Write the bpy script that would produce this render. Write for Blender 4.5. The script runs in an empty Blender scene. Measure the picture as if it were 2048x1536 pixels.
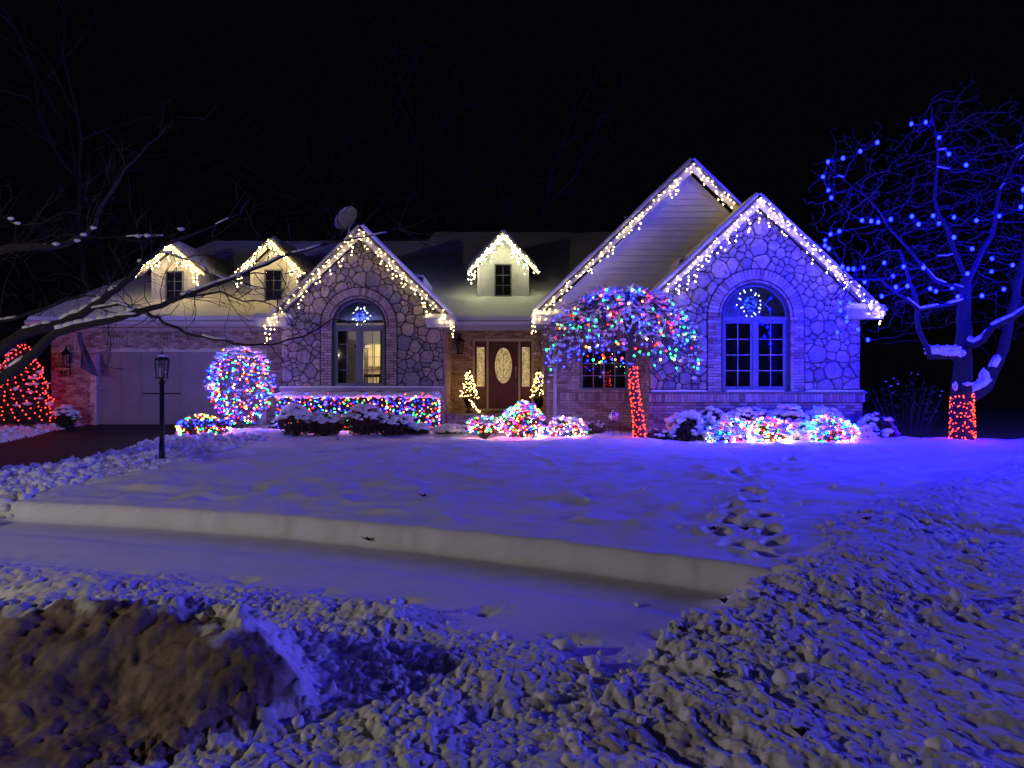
import bpy, bmesh, math, random
import numpy as np
from mathutils import Vector, Matrix
from mathutils.geometry import tessellate_polygon

random.seed(7); rng = np.random.default_rng(7)
sc = bpy.context.scene
COL = sc.collection
PI = math.pi
F = 1400.0; EYE = 1.5

# ---------------------------------------------------------------- camera
cam = bpy.data.objects.new('camera', bpy.data.cameras.new('camera')); COL.objects.link(cam)
cam.location = (0, 0, EYE); cam.rotation_euler = (PI/2, 0, 0)
cam.data.sensor_width = 36.0; cam.data.lens = F/2048*36.0
cam.data.clip_start = 0.05; cam.data.clip_end = 400
sc.camera = cam

# ---------------------------------------------------------------- night sky
world = bpy.data.worlds.new('World'); sc.world = world; world.use_nodes = True
wn = world.node_tree; bg = wn.nodes['Background']
sky = wn.nodes.new('ShaderNodeTexSky'); sky.sky_type = 'NISHITA'; sky.sun_disc = False
sky.sun_elevation = math.radians(-6); sky.sun_rotation = math.radians(200)
tint = wn.nodes.new('ShaderNodeMix'); tint.data_type = 'RGBA'; tint.blend_type = 'MULTIPLY'; tint.inputs['Factor'].default_value = 1
tint.inputs[7].default_value = (.75, .72, 1.0, 1)
addn = wn.nodes.new('ShaderNodeMix'); addn.data_type = 'RGBA'; addn.blend_type = 'ADD'; addn.inputs['Factor'].default_value = 1
addn.inputs[7].default_value = (.010, .010, .022, 1)       # faint sky glow of the town
wn.links.new(sky.outputs[0], tint.inputs[6]); wn.links.new(tint.outputs[2], addn.inputs[6])
wn.links.new(addn.outputs[2], bg.inputs['Color']); bg.inputs['Strength'].default_value = 0.08

# the street lamp stands off to the left of the photographer; its light rakes the snow
SL = bpy.data.lights.new('street_lamp_light', 'POINT'); SL.energy = 740; SL.color = (1.0, .86, .62); SL.shadow_soft_size = .12
slo = bpy.data.objects.new('street_lamp_light', SL); COL.objects.link(slo); slo.location = (-9.6, .9, 3.1)

sc.view_settings.view_transform = 'Standard'; sc.view_settings.look = 'None'
sc.view_settings.exposure = 0; sc.view_settings.gamma = 1; sc.view_settings.use_curve_mapping = False
cy = sc.cycles
cy.use_denoising = True
try: cy.denoiser = 'OPENIMAGEDENOISE'
except Exception: pass
cy.use_light_tree = True
cy.max_bounces = 5; cy.diffuse_bounces = 2; cy.glossy_bounces = 2; cy.transmission_bounces = 3; cy.transparent_max_bounces = 8
cy.sample_clamp_indirect = 3.0; cy.caustics_reflective = False; cy.caustics_refractive = False

# emission radiances of the bulbs
E_BLUE = (.13, .22, 820.); E_VIOLET_FILL = (88., 74., 500.); E_WARM = (33., 24.5, 8.); E_GOLD = (78., 56., 17.); E_COOL = (56., 54., 27.); E_AMBER = (30., 16., 4.2); E_RED = (17., .42, .26); E_TRUNK = (26., .75, .28)
MULTI = [(42., .34, .2), (.24, 28., 3.4), (.24, .48, 84.), (34., 5., .3), (32., 20., 12.)]

def P(px, py, Y): return ((px-1024)/F*Y, Y, EYE+(768-py)/F*Y)

# ---------------------------------------------------------------- materials
MATS = {}
def newmat(name):
    m = bpy.data.materials.new(name); m.use_nodes = True; MATS[name] = m
    nt = m.node_tree; return m, nt, nt.nodes['Principled BSDF']
def nd(nt, t, **kw):
    n = nt.nodes.new(t)
    for k, v in kw.items():
        if k in n.inputs: n.inputs[k].default_value = v
        else: setattr(n, k, v)
    return n
def noise(nt, scale, detail=4, rough=.6, vec=None, obj=True):
    n = nd(nt, 'ShaderNodeTexNoise', Scale=scale, Detail=detail, Roughness=rough)
    if vec is None:
        vec = nt.nodes.new('ShaderNodeNewGeometry').outputs['Position']
    nt.links.new(vec, n.inputs['Vector']); return n
def ramp(nt, fac, stops):
    r = nt.nodes.new('ShaderNodeValToRGB'); e = r.color_ramp.elements
    while len(e) < len(stops): e.new(.5)
    for x, (p, c) in zip(e, stops): x.position = p; x.color = (*c, 1)
    nt.links.new(fac, r.inputs[0]); return r
def bump(nt, b, h, strength=.4, dist=.01):
    n = nd(nt, 'ShaderNodeBump', Strength=strength, Distance=dist)
    nt.links.new(h, n.inputs['Height']); nt.links.new(n.outputs[0], b.inputs['Normal'])
def simple(name, col, rough=.6, metal=0, var=.25, scale=8, bumps=.2, bdist=.004):
    m, nt, b = newmat(name)
    n = noise(nt, scale)
    r = ramp(nt, n.outputs[0], [(.3, tuple(c*(1-var) for c in col)), (.7, tuple(min(1, c*(1+var)) for c in col))])
    nt.links.new(r.outputs[0], b.inputs['Base Color']); b.inputs['Roughness'].default_value = rough; b.inputs['Metallic'].default_value = metal
    if bumps:
        n2 = noise(nt, scale*9, 5); bump(nt, b, n2.outputs[0], bumps, bdist)
    return m
def emis(name, col):
    m = bpy.data.materials.new(name); m.use_nodes = True; nt = m.node_tree; nt.nodes.clear()
    e = nt.nodes.new('ShaderNodeEmission'); o = nt.nodes.new('ShaderNodeOutputMaterial')
    k = max(col); e.inputs[0].default_value = (col[0]/k, col[1]/k, col[2]/k, 1); e.inputs[1].default_value = k
    nt.links.new(e.outputs[0], o.inputs[0]); m.cycles.emission_sampling = 'FRONT'; return m
def tone_mat(name, stops, rough=.85, bs=.5, nscale=25):
    """colour from a per-piece random tone (attribute 'tone' on joined pieces, object random on single pieces)"""
    m, nt, b = newmat(name)
    at = nt.nodes.new('ShaderNodeAttribute'); at.attribute_name = 'tone'
    oi = nt.nodes.new('ShaderNodeObjectInfo')
    ad = nd(nt, 'ShaderNodeMath', operation='ADD'); nt.links.new(at.outputs['Fac'], ad.inputs[0]); nt.links.new(oi.outputs['Random'], ad.inputs[1])
    fr = nd(nt, 'ShaderNodeMath', operation='FRACT'); nt.links.new(ad.outputs[0], fr.inputs[0])
    r = ramp(nt, fr.outputs[0], stops)
    n = noise(nt, nscale, 6, .65)
    r2 = ramp(nt, n.outputs[0], [(.28, (.42, .42, .43)), (.5, (1, 1, 1)), (.8, (1.25, 1.22, 1.2))])
    mx = nd(nt, 'ShaderNodeMix', data_type='RGBA', blend_type='MULTIPLY'); mx.inputs[0].default_value = 1
    nt.links.new(r.outputs[0], mx.inputs[6]); nt.links.new(r2.outputs[0], mx.inputs[7])
    nt.links.new(mx.outputs[2], b.inputs['Base Color']); b.inputs['Roughness'].default_value = rough
    n3 = noise(nt, nscale*1.2, 7, .72); bump(nt, b, n3.outputs[0], bs, .05 if nscale < 12 else .02)
    return m

M = {}
m, nt, b = newmat('snow'); M['snow'] = m
n = noise(nt, 3.0, 5); r = ramp(nt, n.outputs[0], [(.3, (.80, .81, .84)), (.7, (.88, .88, .90))]); nt.links.new(r.outputs[0], b.inputs['Base Color'])
b.inputs['Roughness'].default_value = .7; n2 = noise(nt, 160, 3, .8); bump(nt, b, n2.outputs[0], .45, .006)
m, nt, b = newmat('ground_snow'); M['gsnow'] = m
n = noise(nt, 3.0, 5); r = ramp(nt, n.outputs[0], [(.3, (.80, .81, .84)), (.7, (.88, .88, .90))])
n4 = noise(nt, 6.0, 6, .7); r4 = ramp(nt, n4.outputs[0], [(.32, (.13, .082, .072)), (.5, (.27, .185, .165)), (.68, (.44, .34, .31))])  # brown ramp; carries the painted shade of the bank face
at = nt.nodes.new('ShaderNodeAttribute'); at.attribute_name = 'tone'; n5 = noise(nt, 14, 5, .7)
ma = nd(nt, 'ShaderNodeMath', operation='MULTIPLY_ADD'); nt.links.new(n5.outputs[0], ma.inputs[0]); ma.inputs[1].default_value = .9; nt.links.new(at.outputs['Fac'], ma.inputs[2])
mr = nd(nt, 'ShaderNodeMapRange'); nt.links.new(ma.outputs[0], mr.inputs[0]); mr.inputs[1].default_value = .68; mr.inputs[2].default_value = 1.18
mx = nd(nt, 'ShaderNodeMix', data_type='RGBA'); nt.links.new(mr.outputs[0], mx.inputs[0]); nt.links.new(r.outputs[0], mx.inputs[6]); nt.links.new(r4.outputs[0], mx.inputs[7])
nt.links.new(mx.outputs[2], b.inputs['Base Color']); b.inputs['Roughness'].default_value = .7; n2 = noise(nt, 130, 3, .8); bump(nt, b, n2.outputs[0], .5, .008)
m, nt, b = newmat('shade_brown_snow'); M['shaded'] = m  # brown snow with the bank's shade in its base colour
n = noise(nt, 5.0, 6, .7); r = ramp(nt, n.outputs[0], [(.30, (.14, .10, .085)), (.5, (.30, .22, .19)), (.68, (.50, .42, .38))]); nt.links.new(r.outputs[0], b.inputs['Base Color'])
b.inputs['Roughness'].default_value = .8; n2 = noise(nt, 22, 6, .75); bump(nt, b, n2.outputs[0], .5, .02)
M['asphalt'] = simple('wet_asphalt', (.02, .018, .018), .72, 0, .35, 1.6, .35, .004)
M['mortar'] = simple('mortar', (.16, .145, .13), .95, 0, .25, 14)
M['mortar_dark'] = simple('stone_mortar', (.075, .07, .07), .95, 0, .3, 14)
M['stone'] = tone_mat('field_stone', [(0, (.30, .27, .25)), (.2, (.42, .36, .31)), (.4, (.24, .23, .25)), (.6, (.50, .42, .36)), (.8, (.36, .30, .28)), (1, (.20, .19, .21))], .85, .8, 9)
M['brick'] = tone_mat('tumbled_brick', [(0, (.40, .31, .26)), (.18, (.52, .43, .36)), (.36, (.30, .18, .14)), (.5, (.46, .38, .33)), (.66, (.58, .51, .45)), (.8, (.24, .15, .13)), (1, (.48, .40, .34))], .9, .6, 30)
M['trim'] = simple('cream_trim', (.44, .415, .38), .55, 0, .08, 5, .1)
M['white'] = simple('white_paint', (.62, .61, .58), .5, 0, .08, 6, .1)
M['siding'] = simple('vinyl_siding', (.56, .55, .52), .6, 0, .07, 3, .15)
M['door_paint'] = simple('garage_door_paint', (.33, .31, .33), .8, 0, .1, 2, .15)
M['frame'] = simple('window_frame_paint', (.17, .19, .21), .5, 0, .15, 6, .1)
M['wood_door'] = simple('mahogany_door', (.085, .022, .018), .38, 0, .35, 6, .2)
M['black'] = simple('black_metal', (.015, .015, .017), .45, .6, .3, 12, .15)
M['roofing'] = simple('asphalt_shingle', (.07, .065, .06), .9, 0, .3, 9, .3)
M['bark'] = simple('bark', (.14, .10, .085), .95, 0, .4, 18, .8, .02)
M['tree_bark'] = simple('tree_bark', (.028, .023, .022), .95, 0, .4, 18, .8, .02)
M['dark_bark'] = simple('dark_bark', (.035, .028, .026), .95, 0, .4, 18, .8, .02)
M['twig'] = simple('dark_twig', (.075, .055, .05), .95, 0, .35, 18, .3)
M['leaf'] = simple('evergreen_foliage', (.035, .05, .03), .8, 0, .5, 30, 0)
M['leaf_brown'] = simple('winter_foliage', (.075, .045, .035), .85, 0, .5, 30, 0)
M['dead_leaf'] = simple('dead_leaf', (.06, .03, .018), .9, 0, .4, 40, .2)
M['wire'] = simple('dark_wire', (.03, .035, .03), .6, 0, .2, 10, 0)
M['white_wire'] = simple('white_wire', (.45, .45, .42), .6, 0, .2, 10, 0)
M['dish'] = simple('dish_grey', (.42, .41, .42), .6, 0, .15, 6, .1)
M['planter'] = simple('planter_clay', (.30, .26, .23), .8, 0, .15, 8, .3)
M['flag'] = simple('flag_cloth', (.10, .09, .16), .9, 0, .5, 5, .2)
M['brass'] = simple('brass', (.55, .40, .20), .3, 1, .15, 8, .1)
M['room_wall'] = simple('room_wall', (.55, .53, .52), .9, 0, .05, 2, 0)
M['kitchen_wall'] = simple('kitchen_cabinet', (.72, .62, .42), .7, 0, .1, 4, 0)
M['dark_wood'] = simple('dark_furniture', (.018, .012, .010), .5, 0, .3, 5, 0)
M['curtain'] = simple('curtain_cloth', (.10, .095, .10), .95, 0, .25, 5, .2)
m, nt, b = newmat('window_glass'); M['glass'] = m; nt.nodes.remove(b)
tr = nt.nodes.new('ShaderNodeBsdfTransparent'); gl = nd(nt, 'ShaderNodeBsdfGlossy', Roughness=.02); fz = nd(nt, 'ShaderNodeFresnel', IOR=1.6); mxs = nt.nodes.new('ShaderNodeMixShader')
nt.links.new(fz.outputs[0], mxs.inputs[0]); nt.links.new(tr.outputs[0], mxs.inputs[1]); nt.links.new(gl.outputs[0], mxs.inputs[2]); nt.links.new(mxs.outputs[0], nt.nodes['Material Output'].inputs[0])
# back-lit leaded glass of the entry
m, nt, b = newmat('leaded_glass'); M['leaded'] = m
n = noise(nt, 22, 5, .7); r = ramp(nt, n.outputs[0], [(.38, (.10, .055, .012)), (.5, (.75, .52, .20)), (.62, (1, .82, .42))])
nt.links.new(r.outputs[0], b.inputs['Emission Color']); b.inputs['Emission Strength'].default_value = .62; b.inputs['Base Color'].default_value = (.2, .16, .08, 1); b.inputs['Roughness'].default_value = .15
bump(nt, b, n.outputs[0], .5, .01)
m, nt, b = newmat('mirror_ball'); M['ball'] = m
n = noise(nt, 60, 3, .8); r = ramp(nt, n.outputs[0], [(.45, (.18, .2, .3)), (.55, (.8, .85, .95))]); nt.links.new(r.outputs[0], b.inputs['Base Color']); b.inputs['Metallic'].default_value = .9; b.inputs['Roughness'].default_value = .18; bump(nt, b, n.outputs[0], .8, .01)
M['e_gold'] = emis('golden_white_bulb', E_GOLD); M['e_cool'] = emis('cool_white_bulb', E_COOL)
M['e_violet_fill'] = emis('violet_fill_bulb', E_VIOLET_FILL)  # violet fill for the added unseen trees
M['e_blue'] = emis('blue_bulb', E_BLUE); M['e_warm'] = emis('warm_white_bulb', E_WARM); M['e_amber'] = emis('amber_bulb', E_AMBER)
M['e_red'] = emis('red_bulb', E_RED); M['e_trunk'] = emis('orange_red_bulb', E_TRUNK)
M['e_ice'] = emis('ice_white_bulb', (9.0, 11.0, 16.0)); M['e_blue_small'] = emis('small_blue_bulb', (.3, 1.0, 34.))
EM = [emis('multi_bulb', c) for c in MULTI]

# ---------------------------------------------------------------- mesh helpers
WM = {}
def link(o, parent=None):
    COL.objects.link(o)
    if parent is not None:
        o.parent = parent
        o.matrix_parent_inverse = WM[parent].inverted()
        WM[o] = Matrix.Identity(4)
    else: WM[o] = Matrix.Translation(o.location)
    return o
def empty(name, loc, label=None, cat=None, group=None, kind=None, parent=None):
    o = bpy.data.objects.new(name, None); o.location = loc; o.empty_display_size = .2
    COL.objects.link(o); WM[o] = Matrix.Translation(loc)
    tag(o, label, cat, group, kind); return o
def tag(o, label=None, cat=None, group=None, kind=None):
    if label: o['label'] = label
    if cat: o['category'] = cat
    if group: o['group'] = group
    if kind: o['kind'] = kind
    return o

def mesh_np(name, V, Fc, mats, parent=None, smooth=False, mi=None, tone=None):
    """V (n,3); Fc list of (m,k) arrays of one corner count each"""
    me = bpy.data.meshes.new(name)
    if not (isinstance(Fc, list) and isinstance(Fc[0], np.ndarray)): Fc = [np.asarray(Fc)]
    Fc = [np.asarray(f, dtype=np.int32) for f in Fc if len(f)]
    nf = sum(len(f) for f in Fc); nl = sum(f.size for f in Fc)
    V = np.asarray(V, dtype=np.float32)
    me.vertices.add(len(V)); me.vertices.foreach_set('co', V.ravel())
    me.loops.add(nl); me.polygons.add(nf)
    li = np.concatenate([f.ravel() for f in Fc]); tot = np.concatenate([np.full(len(f), f.shape[1], np.int32) for f in Fc])
    st = np.concatenate([[0], np.cumsum(tot)[:-1]]).astype(np.int32)
    me.loops.foreach_set('vertex_index', li); me.polygons.foreach_set('loop_start', st); me.polygons.foreach_set('loop_total', tot)
    if mi is not None: me.polygons.foreach_set('material_index', np.asarray(mi, dtype=np.int32))
    me.polygons.foreach_set('use_smooth', np.full(nf, bool(smooth)))
    if tone is not None:
        a = me.attributes.new('tone', 'FLOAT', 'POINT'); a.data.foreach_set('value', np.asarray(tone, dtype=np.float32))
    if not isinstance(mats, (list, tuple)): mats = [mats]
    for x in mats: me.materials.append(x)
    me.update(calc_edges=True)
    o = bpy.data.objects.new(name, me); link(o, parent); return o

class MB:
    def __init__(s): s.v = []; s.f3 = []; s.f4 = []; s.n = 0; s.m3 = []; s.m4 = []; s.t = []; s.fn = []
    def add(s, V, F3=None, F4=None, m=0, tone=0.0):
        V = np.asarray(V, dtype=float).reshape(-1, 3)
        if F3 is not None and len(F3): s.f3.append(np.asarray(F3)+s.n); s.m3 += [m]*len(F3)
        if F4 is not None and len(F4): s.f4.append(np.asarray(F4)+s.n); s.m4 += [m]*len(F4)
        s.v.append(V); s.t.append(np.full(len(V), tone)); s.n += len(V)
    def box(s, x0, x1, y0, y1, z0, z1, m=0, tone=0., jit=0.):
        V = np.array([(x, y, z) for x in (x0, x1) for y in (y0, y1) for z in (z0, z1)], float)
        if jit: V += rng.uniform(-jit, jit, V.shape)
        s.add(V, None, BOXF, m, tone); return s
    def prism(s, poly, axis_vec):
        """poly: list of 3d points (planar, convex or not); extruded by axis_vec"""
        n = len(poly); A = np.array(poly, float); B = A+np.array(axis_vec, float)
        tris = tessellate_polygon([[Vector(p) for p in poly]])
        V = np.vstack([A, B]); f3 = [tuple(t) for t in tris]+[tuple(x+n for x in reversed(t)) for t in tris]
        f4 = [(i, (i+1) % n, (i+1) % n+n, i+n) for i in range(n)]
        s.add(V, f3, f4); return s
    def tube(s, pts, rad, k=6, m=0, cap=True):
        pts = np.asarray(pts, float); n = len(pts); rad = np.full(n, rad) if np.isscalar(rad) else np.asarray(rad, float)
        d = np.gradient(pts, axis=0); d /= np.maximum(np.linalg.norm(d, axis=1, keepdims=True), 1e-9)
        up = np.array([0, 0, 1.]) if abs(d[0][2]) < .9 else np.array([1., 0, 0])
        ring = []
        u = np.cross(d[0], up); u /= np.linalg.norm(u)
        for i in range(n):
            u = u-d[i]*np.dot(u, d[i]); l = np.linalg.norm(u); u = u/l if l > 1e-6 else np.cross(d[i], [0.3, .5, .8])
            w = np.cross(d[i], u)
            a = np.arange(k)*2*PI/k
            ring.append(pts[i]+rad[i]*(np.cos(a)[:, None]*u+np.sin(a)[:, None]*w))
        V = np.vstack(ring)
        i = np.arange(n-1)[:, None]*k; j = np.arange(k)[None]; j2 = (j+1) % k
        f4 = np.stack([i+j, i+j2, i+k+j2, i+k+j], -1).reshape(-1, 4)
        f3 = []
        if cap:
            c0 = len(V); V = np.vstack([V, pts[:1], pts[-1:]])
            f3 = [(c0, (q+1) % k, q) for q in range(k)]+[(c0+1, (n-1)*k+q, (n-1)*k+(q+1) % k) for q in range(k)]
        s.add(V, f3, f4, m); return s
    def lathe(s, prof, c, k=16, m=0):
        """prof: list of (r,z)"""
        a = np.arange(k)*2*PI/k; V = []
        for r, z in prof: V.append(np.stack([c[0]+r*np.cos(a), c[1]+r*np.sin(a), np.full(k, c[2]+z)], 1))
        V = np.vstack(V); n = len(prof)
        i = np.arange(n-1)[:, None]*k; j = np.arange(k)[None]; j2 = (j+1) % k
        s.add(V, None, np.stack([i+j, i+j2, i+k+j2, i+k+j], -1).reshape(-1, 4), m); return s
    def inst(s, tpl, C, S, m=0, rot=True, jit=0.):
        """many copies of a triangle template at centres C with scales S (n,) or (n,3)"""
        TV, TF = tpl; C = np.asarray(C, float).reshape(-1, 3); n = len(C)
        if n == 0: return s
        S = np.asarray(S, float); S = np.repeat(S[:, None], 3, 1) if S.ndim == 1 else S
        V = np.repeat(TV[None], n, 0)
        if jit: V = V*(1+rng.uniform(-jit, jit, V.shape[:2])[..., None])
        if rot:
            a = rng.uniform(0, 2*PI, n); ca, sa = np.cos(a)[:, None], np.sin(a)[:, None]
            V = np.stack([V[..., 0]*ca-V[..., 1]*sa, V[..., 0]*sa+V[..., 1]*ca, V[..., 2]], -1)
        V = V*S[:, None]+C[:, None]
        Fx = TF[None]+np.arange(n)[:, None, None]*len(TV)
        s.add(V.reshape(-1, 3), Fx.reshape(-1, 3), None, 0)
        s.m3[-len(TF)*n:] = (np.repeat(np.broadcast_to(m, n), len(TF))).tolist(); return s
    def build(s, name, mats, parent=None, smooth=False, tone=False):
        V = np.vstack(s.v); fs = []
        mi = []
        if s.f3: fs.append(np.vstack(s.f3)); mi += s.m3
        if s.f4: fs.append(np.vstack(s.f4)); mi += s.m4
        return mesh_np(name, V, fs, mats, parent, smooth, mi, np.concatenate(s.t) if tone else None)
BOXF = [(0, 1, 3, 2), (4, 6, 7, 5), (0, 4, 5, 1), (2, 3, 7, 6), (0, 2, 6, 4), (1, 5, 7, 3)]
def box(name, mat, x0, x1, y0, y1, z0, z1, parent=None): return MB().box(x0, x1, y0, y1, z0, z1).build(name, mat, parent)
def ico(sub):
    bm = bmesh.new(); bmesh.ops.create_icosphere(bm, subdivisions=sub, radius=1)
    V = np.array([v.co[:] for v in bm.verts]); Fx = np.array([[v.index for v in f.verts] for f in bm.faces]); bm.free(); return V, Fx
ICO1, ICO2, ICO3 = ico(1), ico(2), ico(3)
OCT = (np.array([(1, 0, 0), (-1, 0, 0), (0, 1, 0), (0, -1, 0), (0, 0, 1), (0, 0, -1)], float), np.array([(0, 2, 4), (2, 1, 4), (1, 3, 4), (3, 0, 4), (2, 0, 5), (1, 2, 5), (3, 1, 5), (0, 3, 5)]))
# lumpy snow template
_v = ICO2[0].copy(); _d = 1+.16*np.sin(_v[:, 0]*4.1+1)+.14*np.sin(_v[:, 1]*5.3+2)+.1*np.sin(_v[:, 2]*6.1+_v[:, 0]*3); PUFF = (_v*_d[:, None], ICO2[1])
_v = ICO1[0].copy(); CLOD = (_v*(1+rng.uniform(-.22, .22, len(_v)))[:, None], ICO1[1])

# hash noise
def vnoise(x, y, seed=0):
    xi = np.floor(x).astype(np.int64); yi = np.floor(y).astype(np.int64); xf = x-xi; yf = y-yi
    def h(a, b):
        n = (a*374761393+b*668265263+seed*974634777) & 0xffffffff
        n = ((n ^ (n >> 13))*1274126177) & 0xffffffff; n = (n ^ (n >> 16))
        return (n & 0xffff)/65535.0
    u = xf*xf*xf*(xf*(xf*6-15)+10); v = yf*yf*yf*(yf*(yf*6-15)+10)
    return (h(xi, yi)*(1-u)+h(xi+1, yi)*u)*(1-v)+(h(xi, yi+1)*(1-u)+h(xi+1, yi+1)*u)*v*1.0
def fbm(x, y, s, o=4, seed=0, g=.5):
    t = 0; a = 1; w = 0
    for i in range(o): t = t+a*vnoise(x/s+17.3*i, y/s-9.1*i, seed+i*7); w += a; a *= g; s /= 2.03
    return t/w-.5
def worley(x, y, s, seed=0, r0=.35, r1=.75):
    """rounded clods: 0..1 height"""
    x = x/s; y = y/s; xi = np.floor(x).astype(np.int64); yi = np.floor(y).astype(np.int64); out = np.zeros(x.shape)
    def h(a, b, k):
        n = (a*374761393+b*668265263+(seed*7+k)*974634777) & 0xffffffff
        n = ((n ^ (n >> 13))*1274126177) & 0xffffffff; n = (n ^ (n >> 16)); return (n & 0xffff)/65535.0
    for i in (-1, 0, 1):
        for j in (-1, 0, 1):
            a, b = xi+i, yi+j; px = a+h(a, b, 1); py = b+h(a, b, 2); r = r0+(r1-r0)*h(a, b, 3)**1.5; e = .7+.6*h(a, b, 4)
            d2 = (((x-px)*e)**2+((y-py)/e)**2)/(r*r); out = np.maximum(out, r*np.sqrt(np.clip(1-d2, 0, 1)))
    return out
def sst(a, b, x): t = np.clip((x-a)/(b-a), 0, 1); return t*t*(3-2*t)

# ================================================================ GROUND
A0 = np.array([-5.3, 7.7]); DD = np.array([.932, -.362]); NN = np.array([.362, .932])
BL = np.array([(1.15, 4.2), (1.75, 5.1), (3.2, 7.2), (6.4, 10.2), (13., 14.8), (24, 20)])     # edge of the churned snow on the right
DE_Y = [4, 11, 12.5, 14.5, 17.2, 19, 25]; DE_X = [-7.2, -8.1, -7.8, -8.0, -8.25, -7.5, -7.3]       # right edge of the driveway
def drive_z(y): return np.interp(y, [6, 8, 14, 17, 20.3], [-.14, -.12, -.04, .08, .32])
FOOT = [(1438,1068),(1500,1052),(1470,1035),(1530,1036),(1478,1003),(1508,1012),(1462,1022),(1490,985),(1465,968),(1515,990),(1530,975),(1492,955),(1475,945),(1512,948),(1540,938),(1560,930),(1466,940),(1500,935),(1475,1085),(1520,1095),(1545,1108),(1460,1045),(1540,1060),(1530,960),(1550,1080),(1580,925),(1610,918)]
FOOT = [((x-1024)/F*Yf, Yf) for x, y in FOOT for Yf in [F*(EYE-.2)/(y-768)]]
PITS = [(-4.3,5.5),(-3.9,4.9),(-3.1,4.95),(-2.3,5.0),(-2.55,4.7),(-1.85,4.75),(-1.35,4.9),(-1.1,4.55),(-.75,4.7),(-.2,4.5),(-2.9,5.3),(-2.0,5.25),(.9,4.1),(.35,4.0),(-3.4,4.6)]
def lumpy(x, y, seed, s=.12):
    wx_ = x+s*.55*fbm(x, y, s*.8, 2, seed+3); wy_ = y+s*.55*fbm(x+9, y, s*.8, 2, seed+4)
    return worley(wx_, wy_, s*.8, seed)*.55+.55*fbm(x, y, s*1.2, 3, seed+31, .5)-.12
def ground_h(x, y):
    s = (x-A0[0])*NN[0]+(y-A0[1])*NN[1]; t = (x-A0[0])*DD[0]+(y-A0[1])*DD[1]; tau = np.clip(t/7.47, 0, 1); s = s-1.36*tau*(1-tau)
    es = s+.06*fbm(x, y, .30, 3, 5)+.05*fbm(x, y, 1.2, 1, 6)
    # lawn: soft ripples over the grass
    rip = fbm(x*.7, y*1.05, .55, 2, 11, .45)*.085+fbm(x*.8, y, .24, 2, 13, .4)*.07+.04*np.clip(1-np.abs(fbm(x*.5, y, .60, 2, 14, .4))*6, 0, 1)**1.5+fbm(x, y, 2.4, 1, 12)*.08
    lawn = .2+rip*sst(-.1, .55, s)
    bankh = np.exp(-(((x-9.9)/1.8)**2+((y-15.4)/1.0)**2))*.07
    lawn = lawn+bankh
    walk = 0+.008*fbm(x, y, .3, 3, 21)+.035*sst(-.62, -.88, s+.12*fbm(x, y, 1.2, 2, 22))+.05*fbm(x, y, 1.1, 2, 23)*sst(-.9, -1.4, s)
    L = sst(-.08, .05, es)
    h = walk*(1-L)+lawn*L
    h = h-.03*np.exp(-((es-.02)/.05)**2)*0
    # churned verge near the camera
    vm = sst(-1.35, -2.1, s+.55*fbm(x, y, .9, 3, 41))
    pres = sst(-.12, .16, fbm(x, y, .42, 2, 58)); rough = (.055*lumpy(x, y, 51, .12)+.055*lumpy(x, y, 57, .058)+.04*lumpy(x, y, 59, .034))*(.55+.5*pres)+.14*fbm(x, y, .6, 2, 52)
    h = h+vm*(rough+.08)
    for (px, py) in PITS:
        d = np.hypot((x-px)/.10, (y-py)/.07)*(1+1.2*fbm(x, y, .09, 2, 7)); h = h-.05*np.exp(-d**2)*(1-vm*.5)
    # hummock thrown up just right of the bank
    h = h+.05*np.exp(-(((x+.95)/.28)**2+((y-4.35)/.16)**2))*(1+lumpy(x, y, 61, .1)*1.3)
    # churned snow on the right
    rd = np.full(x.shape, 1e9); side = np.zeros(x.shape)
    for i in range(len(BL)-1):
        p, q = BL[i], BL[i+1]; e = q-p; l = np.linalg.norm(e); e = e/l
        ax = x-p[0]; ay = y-p[1]; tt = np.clip(ax*e[0]+ay*e[1], 0, l); dx = ax-tt*e[0]; dy = ay-tt*e[1]; dist = np.hypot(dx, dy)
        sd = np.where(ax*e[1]-ay*e[0] > 0, 1, -1); up = dist < rd; rd = np.where(up, dist, rd); side = np.where(up, sd, side)
    R = rd*side+.7*fbm(x, y, .9, 3, 71)
    rm = sst(-.1, .35, R)
    xr = x*.80+y*.60; yr = -x*.60+y*.80
    rp_ = .55+.55*sst(-.2, .12, fbm(x, y, .6, 2, 98)); streak = .045*rp_*lumpy(xr*1.6, yr*.7, 81, .15)+.028*lumpy(xr*1.3, yr*.8, 83, .07)+.07*fbm(xr*1.6, yr*.6, .5, 3, 84)
    ridge = .10*np.exp(-((R-.5)/.55)**2)
    fall = sst(1.5, 6, R)
    rough_r = rp_*(.045*lumpy(x, y, 91, .13)+.042*lumpy(x, y, 95, .06)+.03*lumpy(x, y, 97, .034))*np.exp(-((R-.55)/1.1)**2)+streak*(1-.45*fall)
    near = sst(5.6, 4.6, y)
    base_r = .16+ridge-.05*fall-.05*near
    h = h*(1-rm)+(base_r+rough_r)*rm
    # a few stray lumps between
    # left: clods thrown off the driveway
    dex = np.interp(y, DE_Y, DE_X)
    lm = sst(-5.35, -6.1, x+.7*fbm(x, y, .9, 3, 101))*sst(4.5, 6, y)*sst(18.8, 17.5, y)
    h = h*(1-lm)+(drive_z(y)+.20+.05*sst(11, 8, y)+.11*lumpy(x, y, 105, .16)+.05*lumpy(x, y, 107, .07))*lm
    # in front of the planting beds
    bm_ = sst(17.3, 18.0, y+.5*fbm(x, y, .8, 3, 111)-.9*sst(3, 4.5, x)*-1)*sst(-8.2, -7.6, x)
    h = h+bm_*(.03+.07*lumpy(x, y, 113, .14))
    # footprints on the lawn
    lawnside = (1-rm)*L
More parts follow.
